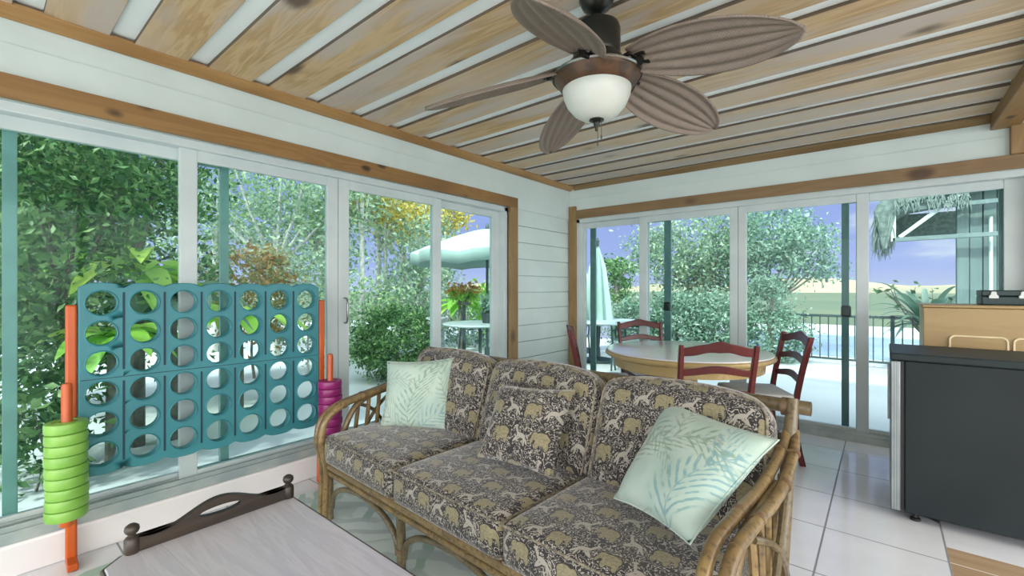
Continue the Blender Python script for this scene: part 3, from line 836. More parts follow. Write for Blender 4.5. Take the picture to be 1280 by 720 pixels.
for c in range(6):
    x = CX0 + (c + .5) * CW_
    for z0, z1 in ((RZ0 - .045, RZ0 + RH_ * 2 + .05), (RZ0 + RH_ * 3 - .035, RZ0 + RH_ * 5 + .05)):
        gv.box(x - .0045, x + .0045, -.0275, -.024, z0, z1)
gv.build('column_slots', M['teal_dark'], game)
MB().box(CX0 - .07, CX0 + CW_ * 6 + .07, -.0268, -.024, RZ0 + RH_ * 2.5 - .0015, RZ0 + RH_ * 2.5 + .0015).build('seam', M['teal_dark'], game)
rm = MB()
for c in range(7):
    for r in range(NR):
        cx, cy = CX0 + c * CW_, RZ0 + r * RH_
        q = [(.0565, -.0305), (.0595, -.0285), (.0605, -.0255), (.0545, -.0255), (.0545, -.029), (.0565, -.0305)]
        vs = [(cx + rr * math.cos(2 * PI * k / 28), t, cy + rr * math.sin(2 * PI * k / 28)) for rr, t in q for k in range(28)]
        rm.add(vs, [(i * 28 + k, i * 28 + (k + 1) % 28, (i + 1) * 28 + (k + 1) % 28, (i + 1) * 28 + k) for i in range(5) for k in range(28)])
rm.build('hole_rims', M['teal'], game)
XE = CX0 + CW_ * 6.5
def post(x):
    o = [(-.019, -.020), (.019, -.020), (.019, .020), (-.019, .020)]
    return MB().prism(o, 0, 1.145, lambda a, b, t: (x + a, b, t)).build('post', M['orange'], game, 40, .009, seg=3)
post(.014); post(XE + .022)
PEGS = ((-.004, -.090), (XE + .040, -.090))
for (x, y), xp in zip(PEGS, (.014, XE + .022)):
    MB().lathe([(0, .205), (.020, .205), (.024, .21), (.024, .24), (.018, .25), (.018, .80), (.015, .812), (0, .816)], (x, y, 0), 20).build('ring_peg', M['orange'], game)
    MB().beam((x, y, .215), (xp, 0, .215), .03, .022).build('bracket', M['orange'], game, 40, .003)
    MB().beam((xp, .022, .02), (xp, -.10, .02), .036, .03).build('foot', M['orange'], game, 40, .004)
ORD = ['topmost', 'second', 'third', 'fourth', 'fifth', 'sixth', 'seventh', 'eighth', 'lowest']
ca, sa = math.cos(GA), math.sin(GA)
ringm = None
for (x, y), cname, mat, z0, where in ((PEGS[0], 'lime green', 'lime', .243, 'near orange peg'), (PEGS[1], 'purple', 'purple', .243, 'far orange peg beside the sofa arm')):
    gx, gy = GO[0] + x * ca - y * sa, GO[1] + x * sa + y * ca
    r0 = None
    for i in range(9):
        z = z0 + .0455 * (8 - i)
        lab = f'{ORD[i]} {cname} ring of the stack on the {where}'
        if i in range(1, 8): lab = f'{cname} ring, {ORD[i]} from the top, on the {where}'
        if r0 is None:
            r0 = MB().lathe([(.0235, .0), (.062, 0), (.067, .0025), (.069, .007), (.0695, .022), (.069, .038), (.067, .0425), (.062, .0448), (.045, .0448), (.043, .040), (.036, .040), (.034, .0445), (.0235, .0445), (.0235, 0)], (0, 0, 0), 36)
            r0 = r0.build('game_ring', M[mat], None, 30)
            o = r0
        else:
            o = r0.copy(); COL.objects.link(o)
        o.location = (gx + random.uniform(-.003, .003), gy + random.uniform(-.003, .003), z)
        o.rotation_euler = (0, 0, random.random() * 6)
        tag(o, lab, 'ring', f'{cname} game rings')

# ------------------------------------------------------------------ dining set
TC = (-1.16, 3.48)
dt = thing('round_dining_table', 'round pedestal dining table with pale glossy top and honey edge', 'table', (TC[0], TC[1], 0))
MB().lathe([(0, .752), (.57, .752), (.585, .750), (.588, .745), (.588, .742), (0, .742)], seg=64).build('tabletop', M['oak_top'], dt, 30)
MB().lathe([(.50, .741), (.585, .741), (.598, .735), (.603, .724), (.598, .713), (.585, .704), (.57, .698), (.50, .698), (.50, .741)], seg=64).build('table_edge', M['oak'], dt, 30)
MB().lathe([(.49, .70), (.53, .70), (.535, .69), (.53, .625), (.49, .625), (.49, .70)], seg=64).build('apron', M['oak'], dt, 30)
MB().lathe([(.14, .70), (.10, .66), (.07, .60), (.085, .50), (.11, .38), (.10, .30), (.12, .24), (.12, .14), (.05, .12)], seg=32).build('pedestal', M['oak'], dt, 40)
for k in range(4):
    a = k * PI / 2 + .6
    MB().tube([(.08 * math.cos(a), .08 * math.sin(a), .2), (.22 * math.cos(a), .22 * math.sin(a), .14), (.36 * math.cos(a), .36 * math.sin(a), .035)], [.04, .035, .028], 10, 5).build('foot', M['oak'], dt)

def yb(z): return .19 + .05 * max(0, (.25 - z) / .25) ** 1.3 + .10 * max(0, (z - .42) / .5) ** 1.25
def make_chair(label):
    t = thing('ladder_back_chair', label, 'chair')
    for sx in (-1, 1):
        pts = [(sx * (.185 + .03 * z), yb(z), z) for z in (0, .1, .2, .3, .42, .5, .6, .7, .8, .885)]
        m = MB()
        for p, q in zip(pts[:-1], pts[1:]): m.beam(p, q, .030, .036, (0, 1, 0))
        m2 = MB(); rows = []
        for p in pts:
            w = .015 if p[2] < .85 else .013
            rows.append([(p[0] - w, p[1] - .018, p[2]), (p[0] + w, p[1] - .018, p[2]), (p[0] + w, p[1] + .018, p[2]), (p[0] - w, p[1] + .018, p[2])])
        vs = [v for r in rows for v in r]; n = len(rows)
        fs = [(i * 4 + k, i * 4 + (k + 1) % 4, (i + 1) * 4 + (k + 1) % 4, (i + 1) * 4 + k) for i in range(n - 1) for k in range(4)] + [(3, 2, 1, 0), tuple((n - 1) * 4 + k for k in range(4))]
        m2.add(vs, fs); m2.build('back_post', M['cherry'], t, 40, .006)
        MB().lathe([(.013, 0), (.018, .03), (.016, .2), (.02, .3), (.021, .43)], (sx * .195, -.19, 0), 16).build('leg', M['cherry'], t)
        MB().tube([(sx * .195, -.19, .2), (sx * .19, .19, .2)], .011, 10).build('stretcher', M['cherry'], t)
    MB().tube([(-.19, -.05, .2), (.19, -.05, .2)], .011, 10).build('stretcher', M['cherry'], t)
    MB().box(-.205, .205, -.20, .20, .40, .44).build('seat_frame', M['cherry'], t, 40, .008)
    rbox(.205, .205, .022, .02, (6, 6, 1), (0, 0, .008)).build('seat', M['seat_cloth'], t, 60, loc=(0, -.005, .462))
    def slat(name, zc, h, hump):
        n = 24; w = .185 + .03 * zc; top, bot = [], []
        for i in range(n + 1):
            q = i / n * 2 - 1
            e = math.cos(q * PI / 2) ** 2
            sh = .010 * math.cos(q * PI * 3) * (1 - abs(q)) * (1 if hump > .03 else 0)
            top.append((q * w, zc + h / 2 + hump * e + sh * .5)); bot.append((q * w, zc - h / 2 + hump * .75 * e - sh * .4))
        S = lambda x, z, tt: (x, yb(z) + .018 * (1 - (x / .2) ** 2) + tt, z)
        return MB().band(top, bot, -.009, .009, S).build(name, M['cherry'], t, 40, .004)
    slat('crest_rail', .842, .052, .038); slat('slat', .715, .040, .028); slat('slat', .585, .040, .026)
    return t
def place(bc, d, first=None, label=''):
    l = math.hypot(*d); d = (d[0] / l, d[1] / l); rz = math.atan2(d[0], -d[1])
    loc = (bc[0] + d[0] * .26, bc[1] + d[1] * .26, 0)
    if first: return dup(first, loc, rz, label, 'dining chairs')
    c = make_chair(label); c['group'] = 'dining chairs'; c.location = loc; c.rotation_euler = (0, 0, rz); return c
ch = place((-.75, 2.80), (-.45, .68), None, 'red ladder back chair between the sofa back and the round table')
place((-1.86, 4.24), (.70, -.76), ch, 'red ladder back chair behind the table against the back slider')
place((-.50, 3.80), (-.86, -.50), ch, 'red ladder back chair turned sideways with its curved posts before the white patio')
place((-2.02, 3.24), (.86, .50), ch, 'red ladder back chair edge on by the white shiplap corner')

# ------------------------------------------------------------------ fridge, cabinet, case
fx0, fy0 = .03, 3.12
fr_ = thing('mini_fridge', 'charcoal mini fridge with brushed steel door edge standing on the tiles', 'fridge', (fx0, fy0, 0))
MB().box(.056, .60, 0, .52, .045, .838).build('body', M['fridge'], fr_, 40, .006)
d = MB().box(0, .040, .002, .518, .045, .834)
dr = d.build('door', M['steel'], fr_, 40, .004)
e = MB()
for k in range(3): e.box(.007 + k * .011, .010 + k * .011, -.002, .003, .05, .83)
e.build('edge_ribs', M['alu'], dr)
MB().box(-.012, 0, .1, .13, .5, .8).build('handle', M['steel'], dr, 40, .003)
MB().box(.041, .055, .012, .508, .05, .834).build('door_gasket', M['black'], fr_)
MB().box(-.002, .605, -.006, .525, .839, .876).build('top_lid', M['fridge_top'], fr_, 40, .006)
for x in (.10, .54):
    for y in (.05, .46): MB().lathe([(.022, 0), (.022, .012), (.012, .016), (.012, .046)], (x, y, 0), 16).build('foot', M['black'], fr_)
MB().beam((.13, .06, .036), (.19, .02, .03), .014, .012).build('hinge_bracket', M['black'], fr_, 40, .002)

cb = thing('oak_cabinet', 'honey oak cabinet with routed door panels behind the fridge', 'cabinet', (.19, 3.75, 0))
MB().box(0, .95, 0, .40, .0, 1.10).build('carcass', M['oak_box'], cb, 40, .004)
MB().box(-.006, .956, -.004, .405, 1.101, 1.118).build('top', M['oak_box'], cb, 40, .004)
def rrect(x0, x1, z0, z1, r, n=8):
    o = []
    for cx, cz, a0 in ((x1 - r, z0 + r, -PI / 2), (x1 - r, z1 - r, 0), (x0 + r, z1 - r, PI / 2), (x0 + r, z0 + r, PI)):
        o += [(cx + r * math.cos(a0 + PI / 2 * k / n), cz + r * math.sin(a0 + PI / 2 * k / n)) for k in range(n + 1)]
    return o
for x0 in (.112, .372, .632):
    x1 = x0 + .245
    dd = MB().prism(rrect(x0 + .004, x1 - .004, .254, .936, .028), -.009, .001, lambda a, b, t: (a, t, b)).build('door_panel', M['oak_box'], cb, 40, .003)
    o = rrect(x0, x1, .25, .940, .03); i_ = rrect(x0 + .009, x1 - .009, .259, .931, .024); n = len(o)
    MB().plate(o + i_, [(k, (k + 1) % n, n + (k + 1) % n, n + k) for k in range(n)], -.013, .0, lambda a, b, t: (a, t, b)).build('panel_edge', M['oak_light'], dd, 40, .002)
cs = thing('equipment_case', 'dark case with two pale latches lying on top of the oak cabinet', 'case', (.455, 3.88, 1.1185))
MB().box(0, .42, 0, .20, 0, .052).build('case_base', M['case'], cs, 40, .006)
MB().box(0, .42, 0, .20, .053, .088).build('case_lid', M['case'], cs, 40, .006)
for x in (.05, .17, .29):
    o = [(x - .020, .040), (x + .020, .040), (x + .020, .055), (x + .012, .062), (x + .012, .074), (x + .007, .081), (x - .007, .081), (x - .012, .074), (x - .012, .062), (x - .020, .055)]
    MB().prism(o, -.010, .002, lambda a, b, t: (a, t, b)).build('latch', M['latch'], cs, 40, .002)
# ------------------------------------------------------------------ outdoors
struct(boxo('patio_ground', M['patio'], -16, 9, -9, 9.25, -.16, -.03, bevel=0), 'pale concrete patio around the room', 'patio')
struct(boxo('pool_deck', M['deck'], -16, 12, 9.25, 10.2, -.16, -.05, bevel=0), 'white pool coping beyond the railing', 'deck')
struct(boxo('pool_water', M['water'], -3, 12, 10.2, 16, -.4, -.10, bevel=0), 'pale blue pool water beyond the railing', 'pool')
struct(boxo('far_deck', M['deck'], -16, 14, 16, 19, -.16, -.05, bevel=0), 'white far pool deck', 'deck')
struct(boxo('lawn_field', M['field'], -140, 120, 19, 220, -.4, -.08, bevel=0), 'green field to the horizon', 'field')
struct(boxo('side_lawn', M['field'], -140, -16, -90, 19, -.4, -.06, bevel=0), 'lawn beyond the patio', 'lawn')
def hills():
    vs, fs = [], []; n, k = 60, 6
    for i in range(n + 1):
        a = i / n; x = -170 + 320 * a
        hh = 3.4 + 1.0 * math.sin(a * 17) + 1.0 * math.sin(a * 41 + 1)
        for j in range(k + 1):
            t = j / k; vs.append((x, 150 + 60 * t, -.5 + hh * math.sin(PI * min(1, t * 1.0))))
    for i in range(n):
        for j in range(k):
            a = i * (k + 1) + j; fs.append((a, a + k + 1, a + k + 2, a + 1))
    return MB().add(vs, fs)
struct(hills().build('hills', M['dune'], None, 80), 'straw coloured low dunes on the horizon', 'hills')

def leaf_mesh(name, pts, size, mat, parent, aspect=.45, droop=.0, var=.45, outward=None):
    n = len(pts); pts = np.asarray(pts, float)
    d = RNG.normal(size=(n, 3)); d[:, 2] -= droop
    if outward is not None: d += outward * 1.1
    d /= np.linalg.norm(d, axis=1)[:, None]
    u = np.cross(d, RNG.normal(size=(n, 3))); u /= np.linalg.norm(u, axis=1)[:, None]; w = np.cross(d, u)
    s = size * (1 + var * RNG.uniform(-1, 1, n))[:, None]
    a = pts - d * s * .5; b = pts + d * s * .5; m_ = pts - d * s * .02
    l = m_ + u * s * aspect * .5 + w * s * .10; r = m_ - u * s * aspect * .5 + w * s * .10
    vs = np.stack([a, l, b, r], 1).reshape(-1, 3)
    me = bpy.data.meshes.new(name); me.vertices.add(4 * n); me.vertices.foreach_set('co', vs.ravel())
    idx = np.arange(n)[:, None] * 4 + np.array([0, 1, 2, 0, 2, 3])[None, :]
    me.loops.add(6 * n); me.loops.foreach_set('vertex_index', idx.ravel().astype(np.int32))
    me.polygons.add(2 * n); me.polygons.foreach_set('loop_start', np.arange(0, 6 * n, 3, dtype=np.int32))
    me.polygons.foreach_set('loop_total', np.full(2 * n, 3, dtype=np.int32)); me.update(calc_edges=True)
    return link(name, me, mat, parent, 0)
def crown_points(ells, n, clump=.16, per=26, shell=.55):
    """leaf places in clumps inside a list of ellipsoids (x, y, z, rx, ry, rz)"""
    out = []; vol = np.array([e[3] * e[4] * e[5] for e in ells]) ** .67; vol = vol / vol.sum()
    for e, f in zip(ells, vol):
        m = max(2, int(n * f / per)); d = RNG.normal(size=(m, 3)); d /= np.linalg.norm(d, axis=1)[:, None]
        r = shell + (1 - shell) * RNG.random(m) ** .6
        c = np.array(e[:3]) + d * r[:, None] * np.array(e[3:])
        rad = clump * (.6 + .8 * RNG.random(m))
        p = c[:, None, :] + RNG.normal(size=(m, per, 3)) * rad[:, None, None] * np.array([1, 1, .8])
        out.append(p.reshape(-1, 3))
    return np.concatenate(out)
def tree(name, label, cat, pos, ells, n, size, mat, trunk=None, bark='bark', tr=.07, clump=.16, aspect=.45, droop=0.0, group=None, zmin=.0, per=26):
    t = thing(name, label, cat, (pos[0], pos[1], -.03), 0, group)
    p = crown_points(ells, n, clump, per)
    p = p[p[:, 2] > zmin]
    leaf_mesh('foliage', p, size, M[mat], t, aspect, droop)
    m = MB(); top = trunk or max(ells[0][2] * .9, .15)
    j = random.uniform(-.06, .06)
    m.tube([(0, 0, 0), (j, -j, top * .5), (ells[0][0] * .4, ells[0][1] * .4, top)], [tr, tr * .8, tr * .6], 9, 4)
    for e in ells:
        for k in range(3):
            q = (e[0] + e[3] * random.uniform(-.6, .6), e[1] + e[4] * random.uniform(-.6, .6), e[2] + e[5] * random.uniform(.0, .7))
            m.tube([(j * .8, -j * .8, top * .7), ((q[0] + j) * .55, (q[1] - j) * .55, top * .75 + (q[2] - top * .75) * .45), q], [tr * .5, tr * .32, tr * .12], 6, 3)
    m.build('trunk' if tr > .025 else 'stems', M[bark], t, 60)
    return t
def fronds(name, label, cat, pos, n, ln, wd, mat, zc, spread=1.0, rise=.6):
    """broad arching leaves from one crown"""
    t = thing(name, label, cat, (pos[0], pos[1], -.03))
    m = MB()
    for k in range(n):
        a = 2 * PI * k / n + random.uniform(-.3, .3); L_ = ln * random.uniform(.7, 1.1); up = rise * random.uniform(.4, 1.3)
        vs = []; S = 8
        for i in range(S + 1):
            q = i / S; r = L_ * q * spread; z = zc * .75 + up * L_ * q - L_ * .85 * q * q * (.5 + .5 * spread); w = wd * math.sin(PI * min(1, .06 + q * .94)) ** .7
            c, s = math.cos(a), math.sin(a)
            vs += [(r * c - w * s, r * s + w * c, z + w * .35), (r * c, r * s, z), (r * c + w * s, r * s - w * c, z + w * .35)]
        m.add(vs, [(i * 3 + h, i * 3 + h + 1, i * 3 + h + 4, i * 3 + h + 3) for i in range(S) for h in (0, 1)])
    me = bpy.data.meshes.new('leaves'); me.from_pydata(m.v, [], m.f); link('leaves', me, M[mat], t, 60)
    MB().tube([(0, 0, 0), (.02, 0, zc * .4), (0, 0, zc * .78)], [.05, .045, .03], 8, 3).build('stem', M['bark'], t)
    return t

# left side, near to far
tree('dark_shrub', 'tall dark green shrub close outside the left end of the slider', 'shrub', (-4.408, 0.373), [(0, -.1, 1.6, .5, .55, 1.2), (.0, -.22, .8, .42, .36, .8), (-.1, .1, 2.5, .6, .65, .7)], 11500, .062, 'leaf_dark', 1.6, tr=.03, clump=.15)
tree('dark_tree', 'dense dark tree rising behind the tall shrub on the left', 'tree', (-5.939, 1.052), [(0, 0, 2.9, .9, 1.1, .85), (-.2, -.7, 2.4, .8, .9, 1.0), (-.6, .0, 1.4, .6, 1.0, .9)], 14000, .085, 'leaf_dark', 2.2, tr=.06, clump=.2)
tree('edge_tree', 'shaded tree at the far left edge of the glass', 'tree', (-6.491, 0.075), [(0, 0, 2.0, .9, 1.0, 1.6)], 7000, .085, 'leaf_mid', 1.8, tr=.06, clump=.2)
fronds('broad_leaf_plant', 'bright green broad leaf plant among the dark shrubs', 'plant', (-4.550, 0.840), 15, .62, .085, 'leaf_lime', 1.80, 1.0, .75)
fronds('pale_leaf_plant', 'pale green broad leaf plant next to the white slider post', 'plant', (-4.528, 1.053), 13, .62, .11, 'leaf_mint', 1.55, 1.0, .7)
fronds('yellow_leaf_plant', 'yellow green low plant just above the top of the game board', 'plant', (-4.101, 0.628), 13, .46, .07, 'leaf_lime', 1.2, 1.0, .7)
fronds('banana_plant', 'lime banana plant behind the middle of the game board', 'plant', (-5.098, 1.749), 11, .75, .15, 'leaf_lime', 1.25, 1.0, .55)
tree('sapling', 'small leafy sapling low by the left track', 'plant', (-4.004, 0.253), [(0, 0, .45, .14, .26, .36)], 420, .075, 'leaf_dark', .4, tr=.008, clump=.09)
tree('rust_shrub', 'rust and gold shrub behind the banana plant', 'shrub', (-6.701, 2.499), [(0, 0, 1.15, .5, .5, .65)], 2000, .09, 'leaf_rust', .8, tr=.02, clump=.13)
tree('olive_tree', 'pale olive tree in the second pane from the left', 'tree', (-8.558, 3.557), [(0, 0, 3.2, 1.1, 1.2, 1.1), (.3, .5, 2.3, .9, 1.0, .9), (-.6, -.6, 2.4, .8, .9, .9)], 5200, .095, 'leaf_olive', 2.3, 'bark_pale', .09, .2)
tree('grey_tree', 'grey green tree behind the pale blue screen post', 'tree', (-10.116, 3.045), [(0, 0, 3.4, .8, .9, 1.3), (0, -.4, 2.0, .8, .8, .9)], 2600, .10, 'leaf_mid', 2.4, 'bark_pale', .08, .2)
tree('light_tree', 'light green tree by the middle slider posts', 'tree', (-9.267, 4.788), [(0, 0, 3.3, .9, 1.2, 1.2), (.2, -.4, 2.2, 1.0, 1.1, 1.0)], 4300, .10, 'leaf_mid', 2.4, 'bark_pale', .09, .2)
tree('bare_shrub', 'hazy grey shrub low behind the far half of the board', 'shrub', (-6.525, 3.164), [(0, 0, .95, .8, .8, .85)], 2600, .06, 'leaf_olive', .7, 'bark_pale', .02, .15)
tree('round_bush', 'round clipped green bush outside the third pane', 'bush', (-5.092, 3.703), [(0, 0, .50, .58, .58, .52)], 11000, .05, 'leaf_dark', .4, tr=.025, clump=.05)
tree('yellow_tree', 'tall autumn tree with golden crown in the third pane', 'tree', (-9.530, 6.389), [(0, 0, 3.35, .75, .85, .6), (.4, .4, 2.9, .6, .6, .5)], 3400, .13, 'leaf_yellow', 3.0, 'bark_pale', .08, .17)
tree('golden_tree', 'golden tree top just above the open umbrella', 'tree', (-9.779, 8.780), [(0, 0, 3.35, .5, .55, .55)], 1300, .14, 'leaf_yellow', 3.0, 'bark_pale', .08, .17)
tree('birch_tree', 'pale slender trunk tree at the left edge of the third pane', 'tree', (-7.711, 4.779), [(0, 0, 2.9, .45, .5, .6)], 1200, .10, 'leaf_olive', 2.9, 'bark_pale', .06, .16)
tree('thin_birch_tree', 'second pale slender trunk in the third pane below the golden crown', 'tree', (-8.053, 5.535), [(0, 0, 3.0, .45, .5, .5)], 900, .10, 'leaf_yellow', 2.9, 'bark_pale', .05, .16)
tree('willow_tree', 'drooping blue green tree left of the open umbrella', 'tree', (-7.776, 6.284), [(0, 0, 2.0, .8, .85, .9), (.1, -.3, 1.1, .9, .9, .8)], 4600, .10, 'leaf_olive', 1.7, 'bark_pale', .07, .18, droop=.9)
tree('far_tree', 'hazy far tree behind the golden crown', 'tree', (-14.003, 10.474), [(0, 0, 4.3, 1.8, 1.8, 1.6), (0, 0, 2.4, 2.0, 2.0, 1.6)], 2000, .16, 'leaf_olive', 3.2, 'bark', .12, .34)
tree('hedge_shrub', 'low hedge shrub below the golden trees', 'shrub', (-7.140, 4.473), [(0, 0, .7, .8, .8, .7)], 2200, .08, 'leaf_mid', .5, 'bark', .02, .14)
tree('garden_hedge', 'leafy hedge behind the patio table', 'hedge', (-7.280, 7.214), [(0, 0, .5, 1.2, 1.0, .6), (.8, .6, .5, .9, .9, .6)], 4200, .09, 'leaf_mint', .4, 'bark', .025, .16)
tree('lime_shrub', 'bright lime shrub right behind the umbrella pole', 'shrub', (-5.899, 6.670), [(0, 0, .95, .40, .45, .5)], 1500, .10, 'leaf_lime', .6, 'bark', .02, .13)
fronds('lush_plant', 'lush green plant under the open umbrella', 'plant', (-6.256, 5.985), 14, .7, .09, 'leaf_lime', 1.2, 1.0, .6)
t = thing('flower_basket', 'basket of orange flowers under the open umbrella', 'flowers', (*(-5.693, 5.543), 0))
leaf_mesh('petals', crown_points([(0, 0, 1.17, .25, .28, .08)], 420, .05, 14), .06, M['petal'], t, .7)
leaf_mesh('leaves', crown_points([(0, 0, 1.08, .24, .26, .06)], 240, .06, 12), .09, M['leaf_lime'], t, .5)
MB().lathe([(0, .92), (.12, .92), (.17, 1.06), (.16, 1.06), (.11, .95), (0, .95)], seg=20).build('basket', M['bark'], t)
MB().lathe([(.12, -.03), (.10, .0), (.03, .04), (.03, .92), (.0, .92)], seg=16).build('stand', M['iron'], t)

# right of the corner
tree('flat_top_tree', 'distant dark flat topped tree beside the closed umbrella', 'tree', (-6.890, 13.771), [(0, 0, 1.95, .75, .7, .22), (0, 0, 1.2, .45, .45, .6)], 1700, .13, 'leaf_dark', 1.7, 'bark', .08, .14)
tree('patio_tree', 'olive tree with forked trunk in the second pane of the back slider', 'tree', (-2.860, 9.579), [(0, 0, 2.1, .9, .9, .75), (-.55, -.5, 1.95, .6, .6, .6), (.25, .5, 1.85, .6, .6, .6), (-.9, -.75, 2.1, .35, .35, .4), (0, .2, 1.45, .8, .8, .4)], 9500, .08, 'leaf_olive', 1.5, 'bark', .06, .14)
tree('leaning_tree', 'airy blue green tree drooping towards the railing', 'tree', (-1.683, 10.034), [(0, 0, 2.3, .78, .78, .62), (.5, .45, 2.15, .55, .55, .5), (-.45, -.35, 1.95, .55, .55, .6), (.75, .65, 1.65, .28, .28, .28), (0, 0, 1.6, .5, .5, .4)], 8600, .078, 'leaf_mint', 1.3, 'bark', .06, .13, droop=.5)
for i, (px, d, h) in enumerate(((800, 8.6, .52), (846, 8.3, .60), (895, 8.1, .60))):
    tree('hedge_bush', ['leafy hedge bush behind the closed umbrella and far chair', 'leafy hedge bush in line with the back screen latch', 'leafy hedge bush behind the front red chair'][i], 'bush', [(-3.596, 8.190), (-2.945, 8.339), (-2.329, 8.590)][i], [(0, 0, h, .6, .6, h)], 5600, .07, 'leaf_mint', .4, 'bark', .025, .10, group='hedge bushes along the patio edge')
tree('cone_bush', 'tall cone shaped bush beside the white railing', 'bush', (-1.504, 8.754), [(0, 0, .45, .62, .62, .5), (-.05, 0, .95, .38, .38, .45), (-.05, 0, 1.3, .16, .16, .22)], 5000, .065, 'leaf_mint', .7, 'bark', .03, .09)
t = fronds('spiky_agave', 'spiky blue green plant beside the railing end', 'plant', (0.497, 9.113), 44, .85, .04, 'leaf_mint', .85, .8, 1.2)
m = MB(); lp = []
for k in range(12):
    a = random.uniform(0, 6.28); p = [(0, 0, .5)]
    for q in range(4): p.append((p[-1][0] + .14 * math.cos(a) + random.uniform(-.05, .05), p[-1][1] + .14 * math.sin(a) + random.uniform(-.05, .05), p[-1][2] + random.uniform(.12, .26)))
    m.tube(p, [.012, .01, .008, .006, .004], 6, 3); lp += [p[-1], p[-2], p[-1]]
m.build('bare_twigs', M['bark'], t); leaf_mesh('twig_leaves', np.array(lp) + RNG.normal(size=(len(lp), 3)) * .04, .10, M['leaf_dark'], t)

rl = thing('patio_railing', 'dark iron railing with slim balusters in front of the pool', 'railing', (0, 9.0, -.03))
x0, x1 = -1.5, 3.2
MB().box(x0, x1, -.025, .025, .775, .815).build('top_rail', M['iron'], rl, 40, .004)
MB().box(x0, x1, -.02, .02, .08, .11).build('bottom_rail', M['iron'], rl, 40, .004)
b0 = None
n = int((x1 - x0) / .115)
for k in range(n + 1):
    x = x0 + k * .115
    if k % 14 == 0:
        MB().box(x - .025, x + .025, -.025, .025, 0, .83).build('post', M['iron'], rl, 40, .004); continue
    if b0 is None: b0 = MB().box(-.008, .008, -.008, .008, .10, .78).build('baluster', M['iron'], rl, 0); o = b0
    else: o = b0.copy(); COL.objects.link(o); o.parent = rl
    o.location = (x, 0, 0)

# umbrellas
def umbrella(name, label, pos, r, zt_, drop):
    u = thing(name, label, 'umbrella', (pos[0], pos[1], -.03)); vs, fs = [], []; n, k = 8, 8
    for i in range(n * 4):
        a = 2 * PI * i / (n * 4); fold = abs(math.cos(a * n / 2))
        for j in range(k + 1):
            q = j / k; rr = r * q * (.93 + .07 * fold); vs.append((rr * math.cos(a), rr * math.sin(a), zt_ - drop * q ** 1.35 - .05 * (1 - fold) * q))
        rr = r * (.93 + .07 * fold); vs.append((rr * math.cos(a), rr * math.sin(a), zt_ - drop - .05 * (1 - fold) - .17))
    N = n * 4; w = k + 2
    for i in range(N):
        for j in range(k + 1):
            fs.append((i * w + j, i * w + j + 1, ((i + 1) % N) * w + j + 1, ((i + 1) % N) * w + j))
    c = MB().add(vs, fs).build('canopy', M['canvas'], u, 60); s = c.modifiers.new('thick', 'SOLIDIFY'); s.thickness = .006
    MB().lathe([(.022, 0), (.022, zt_ - .02), (.03, zt_ + .02), (.02, zt_ + .07), (0, zt_ + .09)], seg=14).build('pole', M['iron'], u)
    MB().lathe([(0, 0), (.26, 0), (.26, .05), (.05, .09), (.04, .3), (0, .3)], seg=24).build('base', M['iron'], u)
    for i in range(8):
        a = PI / 8 * 2 * i
        MB().tube([(.02 * math.cos(a), .02 * math.sin(a), zt_ - .03), (r * .5 * math.cos(a), r * .5 * math.sin(a), zt_ - drop * .42 - .03), (r * .96 * math.cos(a), r * .96 * math.sin(a), zt_ - drop - .02)], .01, 6, 3).build('rib', M['iron'], u)
umbrella('open_patio_umbrella', 'open mint patio umbrella outside the fourth pane of the left slider', (-4.901, 5.289), 1.22, 2.20, .40)
def closed_umbrella(label, pos, ztop, zb_, r):
    u = thing('closed_patio_umbrella', label, 'umbrella', (pos[0], pos[1], -.03)); vs, fs = [], []; N, prof = 48, [(0, .02), (.06, .10), (.3, .55), (.7, .85), (.93, 1.0), (1, .92)]
    for q, f in prof:
        for i in range(N):
            a = 2 * PI * i / N; rr = r * f * (.72 + .28 * math.cos(a * 8)); vs.append((rr * math.cos(a), rr * math.sin(a), ztop - (ztop - zb_) * q))
    for j in range(len(prof) - 1):
        for i in range(N): fs.append((j * N + i, j * N + (i + 1) % N, (j + 1) * N + (i + 1) % N, (j + 1) * N + i))
    MB().add(vs, fs).build('folded_canopy', M['canvas'], u, 70)
    MB().lathe([(.022, 0), (.022, ztop), (.03, ztop + .03), (0, ztop + .09)], seg=12).build('pole', M['iron'], u)
    MB().lathe([(0, 0), (.25, 0), (.25, .05), (.05, .09), (.04, .25), (0, .25)], seg=24).build('base', M['iron'], u)
closed_umbrella('closed mint umbrella standing behind the dark screen post', (-3.731, 6.778), 2.02, .62, .27)
closed_umbrella('shorter closed umbrella right by the corner of the back slider', (-4.538, 7.668), 1.75, .60, .26)

# patio furniture
def patio_table(label, pos, r, zt_):
    t = thing('patio_table', label, 'table', (pos[0], pos[1], -.03))
    MB().lathe([(0, zt_), (r, zt_), (r + .01, zt_ - .012), (r, zt_ - .03), (0, zt_ - .03)], seg=40).build('tabletop', M['table_metal'], t)
    for k in range(4):
        a = PI / 4 + k * PI / 2
        MB().tube([(r * .5 * math.cos(a), r * .5 * math.sin(a), zt_ - .03), (r * .6 * math.cos(a), r * .6 * math.sin(a), .3), (r * .8 * math.cos(a), r * .8 * math.sin(a), 0)], .015, 8, 3).build('leg', M['iron'], t)
    return t
tp = (-4.366, 4.564)
patio_table('round grey patio table outside the fourth pane', tp, .52, .76)
t = thing('potted_plant', 'charcoal pot with small plant on the round grey patio table', 'plant', (*(-4.263, 4.650), .731))
MB().lathe([(0, 0), (.10, 0), (.13, .13), (.14, .14), (.12, .14), (.11, .12), (0, .12)], seg=20).build('pot', M['pot'], t)
leaf_mesh('leaves', crown_points([(0, 0, .24, .10, .10, .10)], 160, .04, 10), .08, M['leaf_mint'], t)
